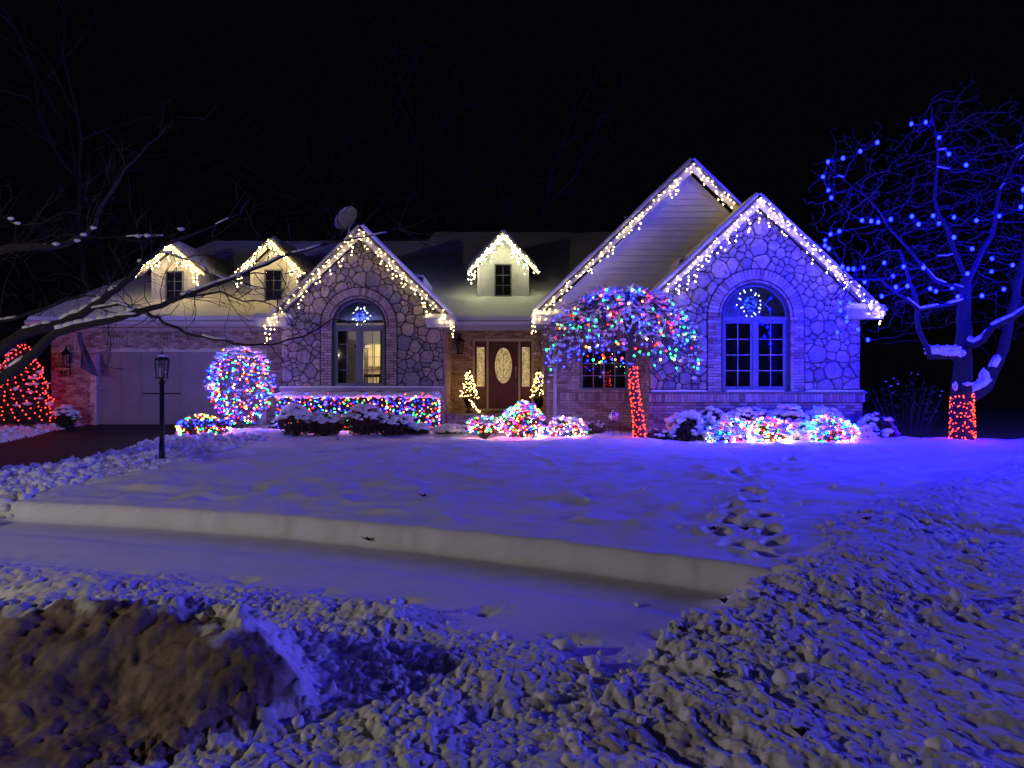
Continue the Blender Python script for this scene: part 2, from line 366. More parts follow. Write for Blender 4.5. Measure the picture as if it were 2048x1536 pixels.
    DEN = np.zeros(x.shape); RIM = np.zeros(x.shape)
    for i, (px, py) in enumerate(FOOT):
        a = .9+.3*math.sin(i*2.1); c, q = math.cos(a), math.sin(a)
        u = (x-px)*c+(y-py)*q; v = -(x-px)*q+(y-py)*c
        d = np.hypot(u/.13, v/.08)*(1+.6*fbm(x, y, .13, 2, 300+i)); DEN = np.maximum(DEN, np.exp(-d**3)); RIM = np.maximum(RIM, np.exp(-((d-1.5)/.5)**2))
    h = h+lawnside*(-.15*DEN+.022*RIM*(1-DEN))
    for (px, py, w) in [(4.6,15.2,.25),(5.2,15.0,.3),(5.0,14.5,.25),(4.9,14.1,.2),(7.8,14.2,.3),(8.4,13.9,.3),(7.0,13.6,.25),(9.4,13.4,.3),(10.3,13.4,.3)]:
        h = h+lawnside*.07*lumpy(x, y, 121, .13)*np.exp(-(((x-px)/(w*2))**2+((y-py)/w)**2))*2
    # driveway
    dm = sst(.06, -.04, x-dex)*sst(-12.75, -12.2, x+.25*fbm(x, y, .5, 3, 131))
    h = h*(1-dm)+drive_z(y)*dm
    lb = sst(-12.2, -12.7, x)
    h = h*(1-lb)+(drive_z(y)+.13+.07*lumpy(x, y, 141, .2))*lb
    # plough bank at the lower left
    bx = x+.16*fbm(x, y, .5, 3, 151)
    top = 3.16+.10*np.sin(x*2.3)+.3*fbm(x, x*0, .6, 2, 152)
    xr_ = np.interp(y, [2.2, 2.4, 2.55, 2.75, 2.95, 3.2, 3.6], [-1.75, -1.62, -1.46, -1.22, -1.0, -1.08, -1.15])
    w = sst(.24, -.16, bx-xr_)*sst(-8, -7, x)*sst(4.1, 3.6, y)
    prof = np.where(y < top, sst(top-.72, top+.0, y)**1.15, np.exp(-((y-top)/.45)**2))
    crest = .27+.07*fbm(x, y, .55, 2, 153)*2+.05*np.clip(lumpy(x, y, 155, .13), 0, 1)
    face_n = .13*fbm(x+.2*fbm(x, y, .3, 2, 5), y*1.3, .34, 5, 157, .6)+.015*lumpy(x, y, 158, .16)
    onf = w*sst(top+.10, top-.05, y)
    h = h*(1-onf)+onf*.14
    h = h*(1-w*prof)+w*prof*(.17+crest)+onf*face_n+4*w*(1-w)*(.07*lumpy(x, y, 163, .11)+.05*lumpy(x, y, 164, .05))+w*(.10*lumpy(x, y, 159, .13)+.05*lumpy(x, y, 160, .06))*np.exp(-((y-top-.04)/.16)**2)
    # land falls away behind on the right and beyond the house
    h = h-sst(16.0, 19.5, y-(0)*x)*sst(8.9, 9.6, x)*1.3-sst(30, 36, y)*1.0-sst(-13.0, -17, x)*.2-sst(12.5, 15, x)*.12
    return h, dm, w, top, s, rm, L
NR, NC = 860, 800
qq = np.linspace(1.25**-.5, 37.**-.5, NR); gy = qq**-2
uu = np.linspace(-1, 1, NC)
GX = uu[None]*(1.1+.80*gy[:, None])+9*uu[None]**7; GY = np.repeat(gy[:, None], NC, 1)
GH, DM, WB, TOPB, SS, RM, LL = ground_h(GX, GY)
GV = np.stack([GX, GY, GH], -1).reshape(-1, 3)
idx = np.arange(NR*NC).reshape(NR, NC)
GF = np.stack([idx[:-1, :-1], idx[:-1, 1:], idx[1:, 1:], idx[1:, :-1]], -1).reshape(-1, 4)
cell = lambda a: a[:-1, :-1].ravel()
isdrive = cell(DM) > .93
bankface = (cell(WB) > .5) & (cell(GY) < cell(TOPB)+.02) & (~isdrive)
gapn = fbm(cell(GX), cell(GY), .22, 3, 161)
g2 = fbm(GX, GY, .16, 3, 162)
BROWN = np.clip(sst(.05, .55, WB+g2*.5)*sst(.05, -.06, GY-TOPB+g2*.35+.07), 0, 1)  # shade on the bank face, painted into the snow colour as brown
BROWN = np.maximum(BROWN, .44*(np.hypot((GX-.52)/.33, (GY-2.78)/.2)+g2*1.6 < .9)).ravel()  # fainter brown patch low in the foreground snow
walkm = (~isdrive) & (cell(SS) < -.02) & (cell(SS) > -.95) & (cell(RM) < .5) & ~bankface
region = np.where(isdrive, 1, np.where(walkm, 2, np.where(cell(WB) > .3, 3, 0)))
region = np.where((region == 0) & (cell(SS) <= -.95) & (cell(RM) < .5), 4, region)
region = np.where((region == 0) & (cell(RM) >= .5), 5, region)
for rid, nm, lb in [(0, 'snowy_lawn', 'rippled snow-covered front lawn before the house'), (1, 'driveway', 'wet dark driveway in front of the garage'), (2, 'sidewalk', 'smooth snow-covered walk below the cut snow edge'), (3, 'snow_bank', 'high ploughed snow bank with its shaded face painted brown'), (4, 'snowy_verge', 'trodden clumpy snow along the street'), (5, 'churned_snow', 'churned snow lit blue at the side of the lawn')]:
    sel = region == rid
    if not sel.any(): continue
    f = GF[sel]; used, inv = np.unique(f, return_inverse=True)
    o = mesh_np(nm, GV[used], inv.reshape(-1, 4), [M['asphalt']] if rid == 1 else [M['gsnow']], None, True, None, None if rid == 1 else BROWN[used])
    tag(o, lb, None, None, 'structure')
o = mesh_np('ground', [(-150, -60, -.9), (150, -60, -.9), (150, 250, -.9), (-150, 250, -.9)], [(0, 1, 2, 3)], M['snow']); tag(o, 'snow-covered land around the lot', None, None, 'structure')

def gh(x, y): return ground_h(np.array([[float(x)]]), np.array([[float(y)]]))[0][0, 0]
# loose clods of snow (nobody could count them)
def scatter(n, fx, fy, keep, r0, r1, zoff=.3):
    x = rng.uniform(*fx, n); y = rng.uniform(*fy, n)
    h, dm, w, top, s, rm, L = ground_h(x[None], y[None]); h = h[0]
    p = keep(x, y, s[0], rm[0], dm[0], w[0], top[0]); k = rng.uniform(0, 1, n) < p
    x, y, h = x[k], y[k], h[k]; r = r0+(r1-r0)*rng.uniform(0, 1, len(x))**2.6
    return np.stack([x, y, h+r*zoff], 1), r
def churn(x, y, rm, s): return np.clip(rm, 0, 1)
cl = MB()
for C_, R_ in [scatter(1700, (-2.2, 3.2), (2.3, 4.6), lambda x, y, s, rm, dm, w, t: np.clip(np.maximum(sst(-1.3, -2.0, s), rm), 0, 1)*(w < .3)*np.clip(.35+2.2*fbm(x, y, .4, 2, 171), 0, 1), .005, .026),
               scatter(2000, (1., 9), (4.2, 12), lambda x, y, s, rm, dm, w, t: rm*np.clip(.25+2.5*fbm(x, y, .7, 2, 173), 0, 1), .008, .036),
               scatter(200, (-1.5, 4.5), (2.5, 7), lambda x, y, s, rm, dm, w, t: np.clip(np.maximum(sst(-1.5, -2.0, s), np.clip(rm, 0, 1)*(fbm(x, y, .5, 2, 175) > 0)), 0, 1)*(w < .2)*.5, .026, .052),
               scatter(700, (.3, 5), (4.4, 9), lambda x, y, s, rm, dm, w, t: (1-rm)*.12, .01, .035),
               scatter(1800, (-8.1, -5.4), (7, 17), lambda x, y, s, rm, dm, w, t: (1-dm)*sst(-5.3, -6.0, x), .02, .07),
               scatter(260, (-2.4, -1.0), (3.05, 3.4), lambda x, y, s, rm, dm, w, t: (w > .4)*(y > t+.02)*.7, .006, .024),
               scatter(300, (-13.6, -12.3), (13, 20), lambda x, y, s, rm, dm, w, t: .8+0*x, .03, .10)]:
    sc3 = np.stack([R_*rng.uniform(.8, 1.5, len(R_)), R_*rng.uniform(.8, 1.3, len(R_)), R_*rng.uniform(.6, .95, len(R_))], 1)
    big = R_ > .028
    if big.any(): cl.inst(PUFF, C_[big], sc3[big], 0, True, .10)
    cl.inst(CLOD, C_[~big], sc3[~big], 0, True, .15)
tag(cl.build('snow_clods', M['snow'], None, True), 'loose clods of broken snow on the churned ground', None, None, 'stuff')
# dead leaves
LEAFP = [(848, 995, 'small curled dead leaf in the middle of the smooth lawn'), (738, 1090, 'yellowish dead leaf stuck against the cut snow edge'), (1430, 1066, 'dark dead leaf standing at the left of the footprints'), (1492, 1064, 'brown dead leaf lying flat among the footprints'),
         (1368, 1268, 'dark ragged leaf on the clumpy snow before the walk'), (676, 880, 'dark leaf at the back edge of the lawn before the hedge'), (1450, 1210, 'dark leaf just below the end of the cut snow edge'), (1440, 1366, 'dark leaf in a hollow of the lower churned snow'), (1735, 1042, 'small dark leaf on the blue churned snow'), (1605, 1478, 'dark leaf in the hole at the bottom of the churned snow')]
def raycast_ground(px, py):
    lo = 1.5
    for Y in np.linspace(2.0, 20, 1400):
        x, y, z = P(px, py, Y)
        if z <= gh_fast(x, y): return x, y, gh_fast(x, y)
    return P(px, py, 18)
_ry = gy
def gh_fast(x, y):
    r = np.searchsorted(_ry, y); r = min(max(r, 0), NR-1); c = int(np.searchsorted(GX[r], x))
    return GH[r, min(max(c, 0), NC-1)]
_ry = gy if gy[0] < gy[-1] else gy[::-1]
for i, (px, py, lb) in enumerate(LEAFP):
    x, y, z = raycast_ground(px, py)
    s_ = .036 if y > 6 else .024
    mb = MB(); pts = []
    for k in range(10):
        a = k*2*PI/10; rr = s_*(1 if k % 2 else .5)*(1.6 if k == 5 else 1)
        pts.append((x+rr*math.cos(a), y+rr*math.sin(a)*.7, z+.012+.03*abs(math.sin(a*1.5+i))))
    mb.add(pts+[(x, y, z+.006)], [(10, k, (k+1) % 10) for k in range(10)])
    mb.tube([(x, y, z+.006), (x-s_*1.2, y, z+.03), (x-s_*2, y-.01, z+.05)], .0022, 4)
    tag(mb.build('fallen_leaf', M['dead_leaf']), lb, 'leaf', 'fallen leaves on the snow')

# ================================================================ HOUSE
house = empty('house', (0, 20.3, .2), 'single-storey stone and brick house with two stone gables under snowy roofs at night', 'house')
H = house
def zr(y): return 3.3+.55*(y-19.9)

def wall_poly(name, Y, outer, holes, mat, depth=.12, parent=H):
    """wall slab facing -Y with openings; outer/holes lists of (x,z)"""
    loops = [[Vector((x, 0, z)) for x, z in outer]]+[[Vector((x, 0, z)) for x, z in h] for h in holes]
    allp = [(x, z) for l in [outer]+holes for x, z in l]
    tris = tessellate_polygon(loops); mb = MB(); n = len(allp)
    V = [(x, Y, z) for x, z in allp]+[(x, Y+depth, z) for x, z in allp]
    f3 = [tuple(t) for t in tris]+[tuple(q+n for q in reversed(t)) for t in tris]; f4 = []; o = 0
    for l in [outer]+holes:
        k = len(l); f4 += [(o+i, o+(i+1) % k, o+(i+1) % k+n, o+i+n) for i in range(k)]; o += k
    mb.add(V, f3, f4); return mb.build(name, mat, parent)
def arch_loop(cx, z0, zs, r, n=20, hw=None):
    hw = hw or r
    return [(cx-hw, z0), (cx+hw, z0)]+[(cx+r*math.cos(a), zs+r*math.sin(a)) for a in np.linspace(0, PI, n)]

LGx, RGx = -4.126, 6.0
YL, YR, YB, YG, YP = 19.4, 17.3, 18.5, 20.3, 22.0
LW = dict(cx=-4.235, hw=.70, z0=1.42, zs=3.12, ro=1.05)
RW = dict(cx=6.01, hw=.80, z0=1.33, zs=3.15, ro=1.19)

# ---- wall backings (mortar)
wl_left = wall_poly('stone_wall', YL, [(-6.4, -.3), (-1.9, -.3), (-1.9, 3.42), (LGx, 5.62), (-6.4, 3.36)], [arch_loop(LW['cx'], LW['z0'], LW['zs'], LW['hw'])], M['mortar_dark'])
wl_right = wall_poly('stone_wall', YR, [(3.38, -.3), (8.58, -.3), (8.58, 3.50), (RGx, 5.92), (3.38, 3.45)], [arch_loop(RW['cx'], RW['z0'], RW['zs'], RW['hw'])], M['mortar_dark'])
wl_gar = wall_poly('brick_wall', YG, [(-13.35, -.3), (-6.3, -.3), (-6.3, 3.3), (-13.35, 3.3)], [[(-12.1, -.25), (-7.24, -.25), (-7.24, 2.48), (-12.1, 2.48)]], M['mortar'])
wl_porch = wall_poly('brick_wall', YP, [(-1.95, .2), (.99, .2), (.99, 3.3), (-1.95, 3.3)], [[(-1.24, .66), (.68, .66), (.68, 2.93), (-1.24, 2.93)]], M['mortar'])
BWX = (1.81, 3.07, 1.34, 2.42)
wl_side = wall_poly('brick_wall', YB, [(.94, -.3), (3.42, -.3), (3.42, 3.25), (.94, 3.25)], [[(BWX[0], BWX[2]), (BWX[1], BWX[2]), (BWX[1], BWX[3]), (BWX[0], BWX[3])]], M['mortar'])
o = MB()
o.box(-2.02, -1.9, YL+.12, YP, -.3, 3.3); o.box(.94, 1.06, YB+.12, YP+.1, -.3, 3.3); o.box(3.38, 3.5, YR+.12, YB, -.3, 3.3); o.box(8.46, 8.58, YR+.12, 30, -.3, 3.5)
o.box(-13.35, -13.23, YG+.12, 32, -.3, 3.3); o.box(-13.2, 8.46, 31.9, 32, -.3, 3.3)
o.build('return_wall', M['mortar'], H)

# ---- individual field stones (weighted Voronoi cells, pillowed)
def clip(poly, nx, nz, d):
    out = []
    for i in range(len(poly)):
        p, q = poly[i], poly[(i+1) % len(poly)]; a = p[0]*nx+p[1]*nz-d; c = q[0]*nx+q[1]*nz-d
        if a <= 0: out.append(p)
        if a*c < 0: t = a/(a-c); out.append((p[0]+t*(q[0]-p[0]), p[1]+t*(q[1]-p[1])))
    return out
def area(p): return .5*abs(sum(p[i][0]*p[(i+1) % len(p)][1]-p[(i+1) % len(p)][0]*p[i][1] for i in range(len(p))))
def in_arch(x, z, W, pad=0):
    if z < W['zs']: return abs(x-W['cx']) < W['ro']+pad
    return math.hypot(x-W['cx'], z-W['zs']) < W['ro']+pad
def stones(wall, Y, poly, W, n, seed):
    R = random.Random(seed); xs = [p[0] for p in poly]; zs = [p[1] for p in poly]
    def inside(x, z):
        s = 0
        for i in range(len(poly)):
            p, q = poly[i], poly[(i+1) % len(poly)]; c = (q[0]-p[0])*(z-p[1])-(q[1]-p[1])*(x-p[0])
            if c < 0: return False
        return True
    pts = []; tries = 0
    while len(pts) < n and tries < 60000:
        tries += 1; x = R.uniform(min(xs), max(xs)); z = R.uniform(min(zs), max(zs))
        w = R.choice([.07, .10, .12, .14, .16, .18]) if R.random() > .15 or tries > 8000 and R.random() > .5 else .05
        if not inside(x, z) or in_arch(x, z, W, .04): continue
        if all(math.hypot(x-a, (z-b_)*1.05) > (w+c)*(.98 if tries < 30000 else .85) for a, b_, c in pts): pts.append((x, z, w))
    made = 0
    for i, (x, z, w) in enumerate(pts):
        c = list(poly)
        # keep clear of the brick surround
        if z < W['zs']: s = 1 if x > W['cx'] else -1; c = clip(c, -s, 0, -s*(W['cx']+s*(W['ro']+.015)))
        else:
            l = math.hypot(x-W['cx'], z-W['zs']); nx, nz = (x-W['cx'])/l, (z-W['zs'])/l
            c = clip(c, -nx, -nz, -(W['cx']*nx+W['zs']*nz+W['ro']+.015))
        for j, (a, b_, v) in enumerate(pts):
            if i == j: continue
            dx, dz = a-x, b_-z; l = math.hypot(dx, dz)
            if l > 1.1: continue
            d = (l*l+w*w*1.6-v*v*1.6)/(2*l)-.010
            c = clip(c, dx/l, dz/l, (x*dx+z*dz)/l+d)
            if len(c) < 3: break
        if len(c) < 3 or area(c) < .004: continue
        # Chaikin corner cutting
        q = []
        for k in range(len(c)):
            p0, p1 = c[k], c[(k+1) % len(c)]
            q.append((p0[0]*.84+p1[0]*.16, p0[1]*.84+p1[1]*.16)); q.append((p0[0]*.16+p1[0]*.84, p0[1]*.16+p1[1]*.84))
        cc = (sum(a for a, _ in q)/len(q), sum(a for _, a in q)/len(q)); k = len(q)
        th = R.uniform(.035, .075); V = []; 
        rings = [(1, 0.0, 0), (.985, -.6, 0), (.87, -.93, .006), (.5, -1.0, .010)]
        tx, tz = R.uniform(-.07, .07), R.uniform(-.09, .09)
        for sc_, yy, jt in rings:
            for a, b_ in q:
                dx, dz = (a-cc[0])*sc_, (b_-cc[1])*sc_
                V.append((cc[0]+dx, Y+th*yy+(dx*tx+dz*tz if yy else 0)+R.uniform(-jt, jt), cc[1]+dz))
        V.append((cc[0], Y-th*R.uniform(.95, 1.1), cc[1]))
        f4 = [(g*k+u, g*k+(u+1) % k, (g+1)*k+(u+1) % k, (g+1)*k+u) for g in range(3) for u in range(k)]
        f3 = [(3*k+u, 3*k+(u+1) % k, 4*k) for u in range(k)]
        mb = MB(); mb.add(V, f3, f4); mb.build('stone', M['stone'], wall, True); made += 1
    return made
zl0 = 1.42
n1 = stones(wl_left, YL, [(-6.38, zl0), (-1.92, zl0), (-1.92, 3.42), (LGx, 5.58), (-6.38, 3.36)], LW, 185, 3)
n2 = stones(wl_right, YR, [(3.4, 1.36), (8.56, 1.36), (8.56, 3.48), (RGx, 5.88), (3.4, 3.42)], RW, 235, 4)
print('stones', n1, n2)

# ---- bricks
BR = []   # (priority, parent, 8 corner verts)
def rotbox(c, sx, sy, sz, ang):
    """box with centre c, sizes, turned by ang in the wall (XZ) plane"""
    ca, sa = math.cos(ang), math.sin(ang); V = []
    for x in (-sx/2, sx/2):
        for y in (-sy/2, sy/2):
            for z in (-sz/2, sz/2): V.append((c[0]+x*ca-z*sa, c[1]+y, c[2]+x*sa+z*ca))
    V = np.array(V)+rng.uniform(-.0018, .0018, (8, 3)); return V
def brick_run(parent, pr, Y, x0, x1, z0, z1, holes=(), axis='x', sgn=-1, bw=.2, bh=.062, g=.011):
    rows = max(1, int(round((z1-z0)/(bh+g)))); hh = (z1-z0)/rows
    for r_ in range(rows):
        z = z0+(r_+.5)*hh; x = x0-(r_ % 2)*(bw+g)/2
        while x < x1-.01:
            a, b_ = max(x, x0), min(x+bw, x1); x += bw+g
            if b_-a < .03: continue
            segs = [(a, b_)]
            for (h0, h1, k0, k1) in holes:
                if k0-.005 < z < k1+.005: segs = [s for (u, v) in segs for s in ((u, min(v, h0)), (max(u, h1), v)) if s[1]-s[0] > .03]
            for (u, v) in segs:
                p = rng.uniform(.010, .026)
                if axis == 'x': V = rotbox(((u+v)/2, Y-p/2+.004, z), v-u, p+.008, hh-g, 0)
                else: V = rotbox((Y+sgn*(p/2-.004), (u+v)/2, z), p+.008, v-u, hh-g, 0)
                BR.append((pr, parent, V))
def soldier(parent, pr, Y, x0, x1, z0, z1, w=.068, g=.011, out=.03):
    n = int((x1-x0)/(w+g)); st = (x1-x0)/n
    for i in range(n):
        p = out+rng.uniform(0, .012); BR.append((pr, parent, rotbox((x0+(i+.5)*st, Y-p/2+.004, (z0+z1)/2), st-g, p+.008, z1-z0-.006, 0)))
def surround(parent, Y, W):
    r0 = W['hw']+.06; r1 = W['ro']-.01; z0 = W['z0']-.02
    n = 34
    for i in range(n):
        a = (i+.5)/n*PI; rm = (r0+.07+r1)/2; c = (W['cx']+rm*math.cos(a), Y-.03, W['zs']+rm*math.sin(a))
        BR.append((0, parent, rotbox(c, r1-r0-.08, .075, PI*rm/n-.012, a)))
    n = 26
    for i in range(n):     # inner rowlock ring
        a = (i+.5)/n*PI; rm = r0+.022; c = (W['cx']+rm*math.cos(a), Y+.0, W['zs']+rm*math.sin(a))
        BR.append((1, parent, rotbox(c, .045, .10, PI*rm/n-.012, a)))
    k = int((W['zs']-z0)/.0725)
    for i in range(k):
        z = z0+(i+.5)*(W['zs']-z0)/k
        for s in (-1, 1):
            if i % 2: ws = [(r0, r0+.10), (r0+.111, r1)]
            else: ws = [(r0, r0+.19), (r0+.201, r1)] if r1-r0 > .24 else [(r0, r1)]
            for u, v in ws: BR.append((1, parent, rotbox((W['cx']+s*(u+v)/2, Y-.025-rng.uniform(0, .01), z), v-u, .07, .060, 0)))
surround(wl_left, YL, LW); surround(wl_right, YR, RW)
soldier(wl_right, 0, YR-.07, 3.36, 8.68, 1.05, 1.26)
brick_run(wl_right, 3, YR-.04, 3.38, 8.64, -.1, 1.04)
brick_run(wl_left, 5, YL-.04, -6.4, -1.88, .1, 1.30)
brick_run(wl_left, 5, -1.9, YL, YP, .1, 3.25, (), 'y', 1)
brick_run(wl_side, 2, YB, .94, 3.40, -.1, 1.06, ())
soldier(wl_side, 2, YB, .94, 3.38, 1.065, 1.27, out=.02)
brick_run(wl_side, 3, YB, .94, 3.38, 1.28, 3.2, [(BWX[0], BWX[1], BWX[2], BWX[3])])
brick_run(wl_side, 6, .94, YB, YP, -.1, 3.2, (), 'y', -1)
brick_run(wl_right, 6, 3.38, YR, YB, -.1, 3.2, (), 'y', -1)
brick_run(wl_right, 6, 8.58, YR, 21, -.1, 3.3, (), 'y', 1)
soldier(wl_gar, 2, YG, -13.35, -6.4, 3.0, 3.2, out=.02)
brick_run(wl_gar, 4, YG, -13.35, -6.4, .1, 2.99, [(-12.1, -7.24, -.3, 2.48)])
brick_run(wl_porch, 4, YP, -1.9, .94, .6, 3.25, [(-1.24, .68, .6, 2.93)])
stoop = MB().box(-1.88, .92, YG-.65, YP, .1, .60).build('stoop', M['mortar'], H)
brick_run(stoop, 5, YG-.65, -1.88, .92, .12, .52); soldier(stoop, 5, YG-.68, -1.9, .92, .525, .615, w=.09, out=.03)
BR.sort(key=lambda b: b[0])
for pr, par, V in BR[:300]:
    c = V.mean(0); mb = MB(); mb.add(V, None, BOXF); mb.build('brick', M['brick'], par)
rest = {}
for pr, par, V in BR[300:]:
    rest.setdefault(par, MB()).add(V, None, BOXF, 0, rng.uniform())
for par, mb in rest.items(): tag(mb.build('brickwork', M['brick'], par, False, True), kind='stuff')
print('bricks', len(BR))
# tops of the stoop, ledges with snow
box('stoop_floor', M['planter'], -1.9, .93, YG-.70, YP, .617, .645, stoop)
def snow_strip(name, x0, x1, y0, y1, z, th, parent, nx=None, seed=0):
    nx = nx or max(8, int((x1-x0)/.05)); ny = 7; X, U = np.meshgrid(np.linspace(x0, x1, nx), np.linspace(0, 1, ny), indexing='ij')
    w = 1+.5*fbm(X, U*0, .25, 3, seed); prof = np.clip(np.minimum(U, 1-U)*5, 0, 1)**.5
    endp = np.clip(np.minimum(X-x0, x1-X)/.06, 0, 1)**.5
    ycut = y0+.02*fbm(X, U*0, .18, 3, seed+1)
    Y_ = ycut+(y1-ycut)*U; Z = z+th*w*prof*endp
    idx = np.arange(nx*ny).reshape(nx, ny); f = np.stack([idx[:-1, :-1], idx[1:, :-1], idx[1:, 1:], idx[:-1, 1:]], -1).reshape(-1, 4)
    return mesh_np(name, np.stack([X, Y_, Z], -1).reshape(-1, 3), f, M['snow'], parent, True)
box('ledge', M['trim'], -6.42, -1.86, YL-.12, YL, 1.30, 1.40, wl_left); snow_strip('ledge_snow', -6.42, -1.88, YL-.14, YL-.02, 1.40, .045, wl_left, seed=3)
box('ledge', M['mortar'], 3.34, 8.72, YR-.14, YR, 1.262, 1.315, wl_right)
for x0, x1 in ((3.4, 4.8), (5.25, 6.7), (7.2, 8.68)): snow_strip('ledge_snow', x0, x1, YR-.15, YR-.03, 1.315, .04, wl_right, seed=int(x0*7))

# ---- windows
def ring_arc(mb, cx, cz, Y, r, w, a0, a1, n=24, d=.05):
    an = np.linspace(a0, a1, n); V = []
    for y in (Y, Y+d):
        for rr in (r-w, r): V += [(cx+rr*math.cos(a), y, cz+rr*math.sin(a)) for a in an]
    f = []
    for i in range(n-1): f += [(i, i+1, n+i+1, n+i), (2*n+i, 3*n+i, 3*n+i+1, 2*n+i+1), (i, 2*n+i, 2*n+i+1, i+1), (n+i, n+i+1, 3*n+i+1, 3*n+i)]
    mb.add(V, None, f); return mb
def bar(mb, x0, z0, x1, z1, Y, w=.02, d=.03):
    l = math.hypot(x1-x0, z1-z0); mb.add(rotbox(((x0+x1)/2, Y+d/2, (z0+z1)/2), l, d, w, math.atan2(z1-z0, x1-x0)), None, BOXF)
def arch_window(Y, W, label):
    cx, hw, z0, zs = W['cx'], W['hw']+.06, W['z0'], W['zs']; Yf = Y+.04
    mb = MB(); ring_arc(mb, cx, zs, Yf, hw, .09, 0, PI, 30, .10)
    mb.box(cx-hw, cx-hw+.09, Yf, Yf+.1, z0-.05, zs); mb.box(cx+hw-.09, cx+hw, Yf, Yf+.1, z0-.05, zs)
    mb.box(cx-hw+.09, cx+hw-.09, Yf-.012, Yf+.1, zs-.09, zs+.015); mb.box(cx-hw+.09, cx+hw-.09, Yf, Yf+.1, z0-.05, z0+.05)
    win = mb.build('window', M['frame'], H); tag(win, label)
    s = MB(); s.box(cx-.045, cx+.045, Yf+.002, Yf+.098, z0+.051, zs-.091)
    s.build('mullion', M['frame'], win)
    for sd in (-1, 1):
        xa, xb = (cx+sd*.047, cx+sd*(hw-.093)); xa, xb = min(xa, xb), max(xa, xb); c = MB()
        c.box(xa, xa+.055, Yf+.02, Yf+.07, z0+.053, zs-.093); c.box(xb-.055, xb, Yf+.02, Yf+.07, z0+.053, zs-.093)
        c.box(xa+.055, xb-.055, Yf+.021, Yf+.069, z0+.053, z0+.11); c.box(xa+.055, xb-.055, Yf+.021, Yf+.069, zs-.15, zs-.093)
        c.build('sash', M['frame'], win)
        g0, g1, h0, h1 = xa+.055, xb-.055, z0+.11, zs-.15
        m_ = (g0+g1)/2; mm = MB(); mm.box(m_-.009, m_+.009, Yf+.03, Yf+.05, h0, h1)
        for k in range(1, 4): z = h0+(h1-h0)*k/4; mm.box(g0, g1, Yf+.031, Yf+.049, z-.009, z+.009)
        mm.build('muntin', M['frame'] if Y == YL else M['trim'], win)
        for q in range(2):
            for k in range(4):
                a, b_ = (g0, m_) if q == 0 else (m_, g1)
                MB().box(a+.009, b_-.009, Yf+.038, Yf+.043, h0+(h1-h0)*k/4+.009, h0+(h1-h0)*(k+1)/4-.009).build('pane', M['glass'], win)
    fan = MB(); R = hw-.09; ring_arc(fan, cx, zs+.015, Yf+.03, R*.55, .022, 0, PI, 18, .025); ring_arc(fan, cx, zs+.015, Yf+.03, R*.17, .022, 0, PI, 10, .025)
    for a in (50, 90, 130):
        a = math.radians(a); bar(fan, cx+R*.17*math.cos(a), zs+.015+R*.17*math.sin(a), cx+R*math.cos(a), zs+R*math.sin(a), Yf+.032, .018, .02)
    fan.build('fanlight_muntin', M['frame'], win)
    n = 24; pts = [(cx+R*math.cos(a), Yf+.045, zs+.015+R*math.sin(a)) for a in np.linspace(0, PI, n)]
    MB().prism(pts, (0, .004, 0)).build('fanlight_pane', M['glass'], win)
    return win
arch_window(YL, LW, 'arched window with the lit room behind'); arch_window(YR, RW, 'arched window with dark panes')
# brick-wall window, dormer windows
def grid_window(parent, x0, x1, z0, z1, Y, cols, rows, mat, fw=.05, name='window', mun=None):
    mb = MB(); mb.box(x0, x0+fw, Y, Y+.09, z0, z1); mb.box(x1-fw, x1, Y, Y+.09, z0, z1); mb.box(x0+fw, x1-fw, Y+.001, Y+.088, z0, z0+fw); mb.box(x0+fw, x1-fw, Y+.001, Y+.088, z1-fw, z1)
    win = mb.build(name, mat, parent); sub = parent if parent is not H else win
    a0, a1, b0, b1 = x0+fw, x1-fw, z0+fw, z1-fw; mm = MB()
    for c in range(1, cols): x = a0+(a1-a0)*c/cols; mm.box(x-.009, x+.009, Y+.03, Y+.05, b0, b1)
    for r_ in range(1, rows): z = b0+(b1-b0)*r_/rows; mm.box(a0, a1, Y+.031, Y+.049, z-.009, z+.009)
    mm.build('muntin', mun or mat, sub)
    for c in range(cols):
        for r_ in range(rows):
            MB().box(a0+(a1-a0)*c/cols+.009, a0+(a1-a0)*(c+1)/cols-.009, Y+.038, Y+.043, b0+(b1-b0)*r_/rows+.009, b0+(b1-b0)*(r_+1)/rows-.009).build('pane', M['glass'], sub)
    return win
grid_window(H, BWX[0], BWX[1], BWX[2], BWX[3], YB+.02, 4, 3, M['frame'], .06, mun=M['trim'])
box('room_shell', M['dark_wood'], 1.7, 3.3, YB+1.4, YB+1.5, 1.1, 2.8, H)

# ---- rooms behind the windows
rm_ = MB(); x0, x1, y0, y1, z0, z1 = -5.9, -2.5, YL+.125, 23.2, .75, 4.5
rm_.box(x0, x1, y0, y1, z0-.05, z0); rm_.box(x0, x1, y0, y1, z1, z1+.05); rm_.box(x0-.05, x0, y0, y1, z0, z1); rm_.box(x1, x1+.05, y0, y1, z0, z1)
rm_.box(x0, -4.78, y1, y1+.1, z0, z1); rm_.box(-3.2, x1, y1, y1+.1, z0, z1); rm_.box(-4.78, -3.2, y1, y1+.1, 2.85, z1)
room = rm_.build('dining_room', M['room_wall'], H)
k_ = MB(); k_.box(-5.6, -3.0, 25.8, 25.9, .75, 3.2); k_.box(-5.6, -3.0, 23.32, 25.9, .7, .75); k_.box(-5.6, -3.0, 23.32, 25.9, 3.2, 3.25); k_.box(-5.7, -5.6, 23.32, 25.9, .7, 3.25); k_.box(-3.0, -2.9, 23.32, 25.9, .7, 3.25)
for i in range(5):
    x = -5.5+i*.5; k_.box(x, x+.46, 25.5, 25.8, 2.15, 2.95)
    for q in range(8): k_.box(x+q*.058, x+q*.058+.03, 25.77, 25.8, 1.2, 2.1)
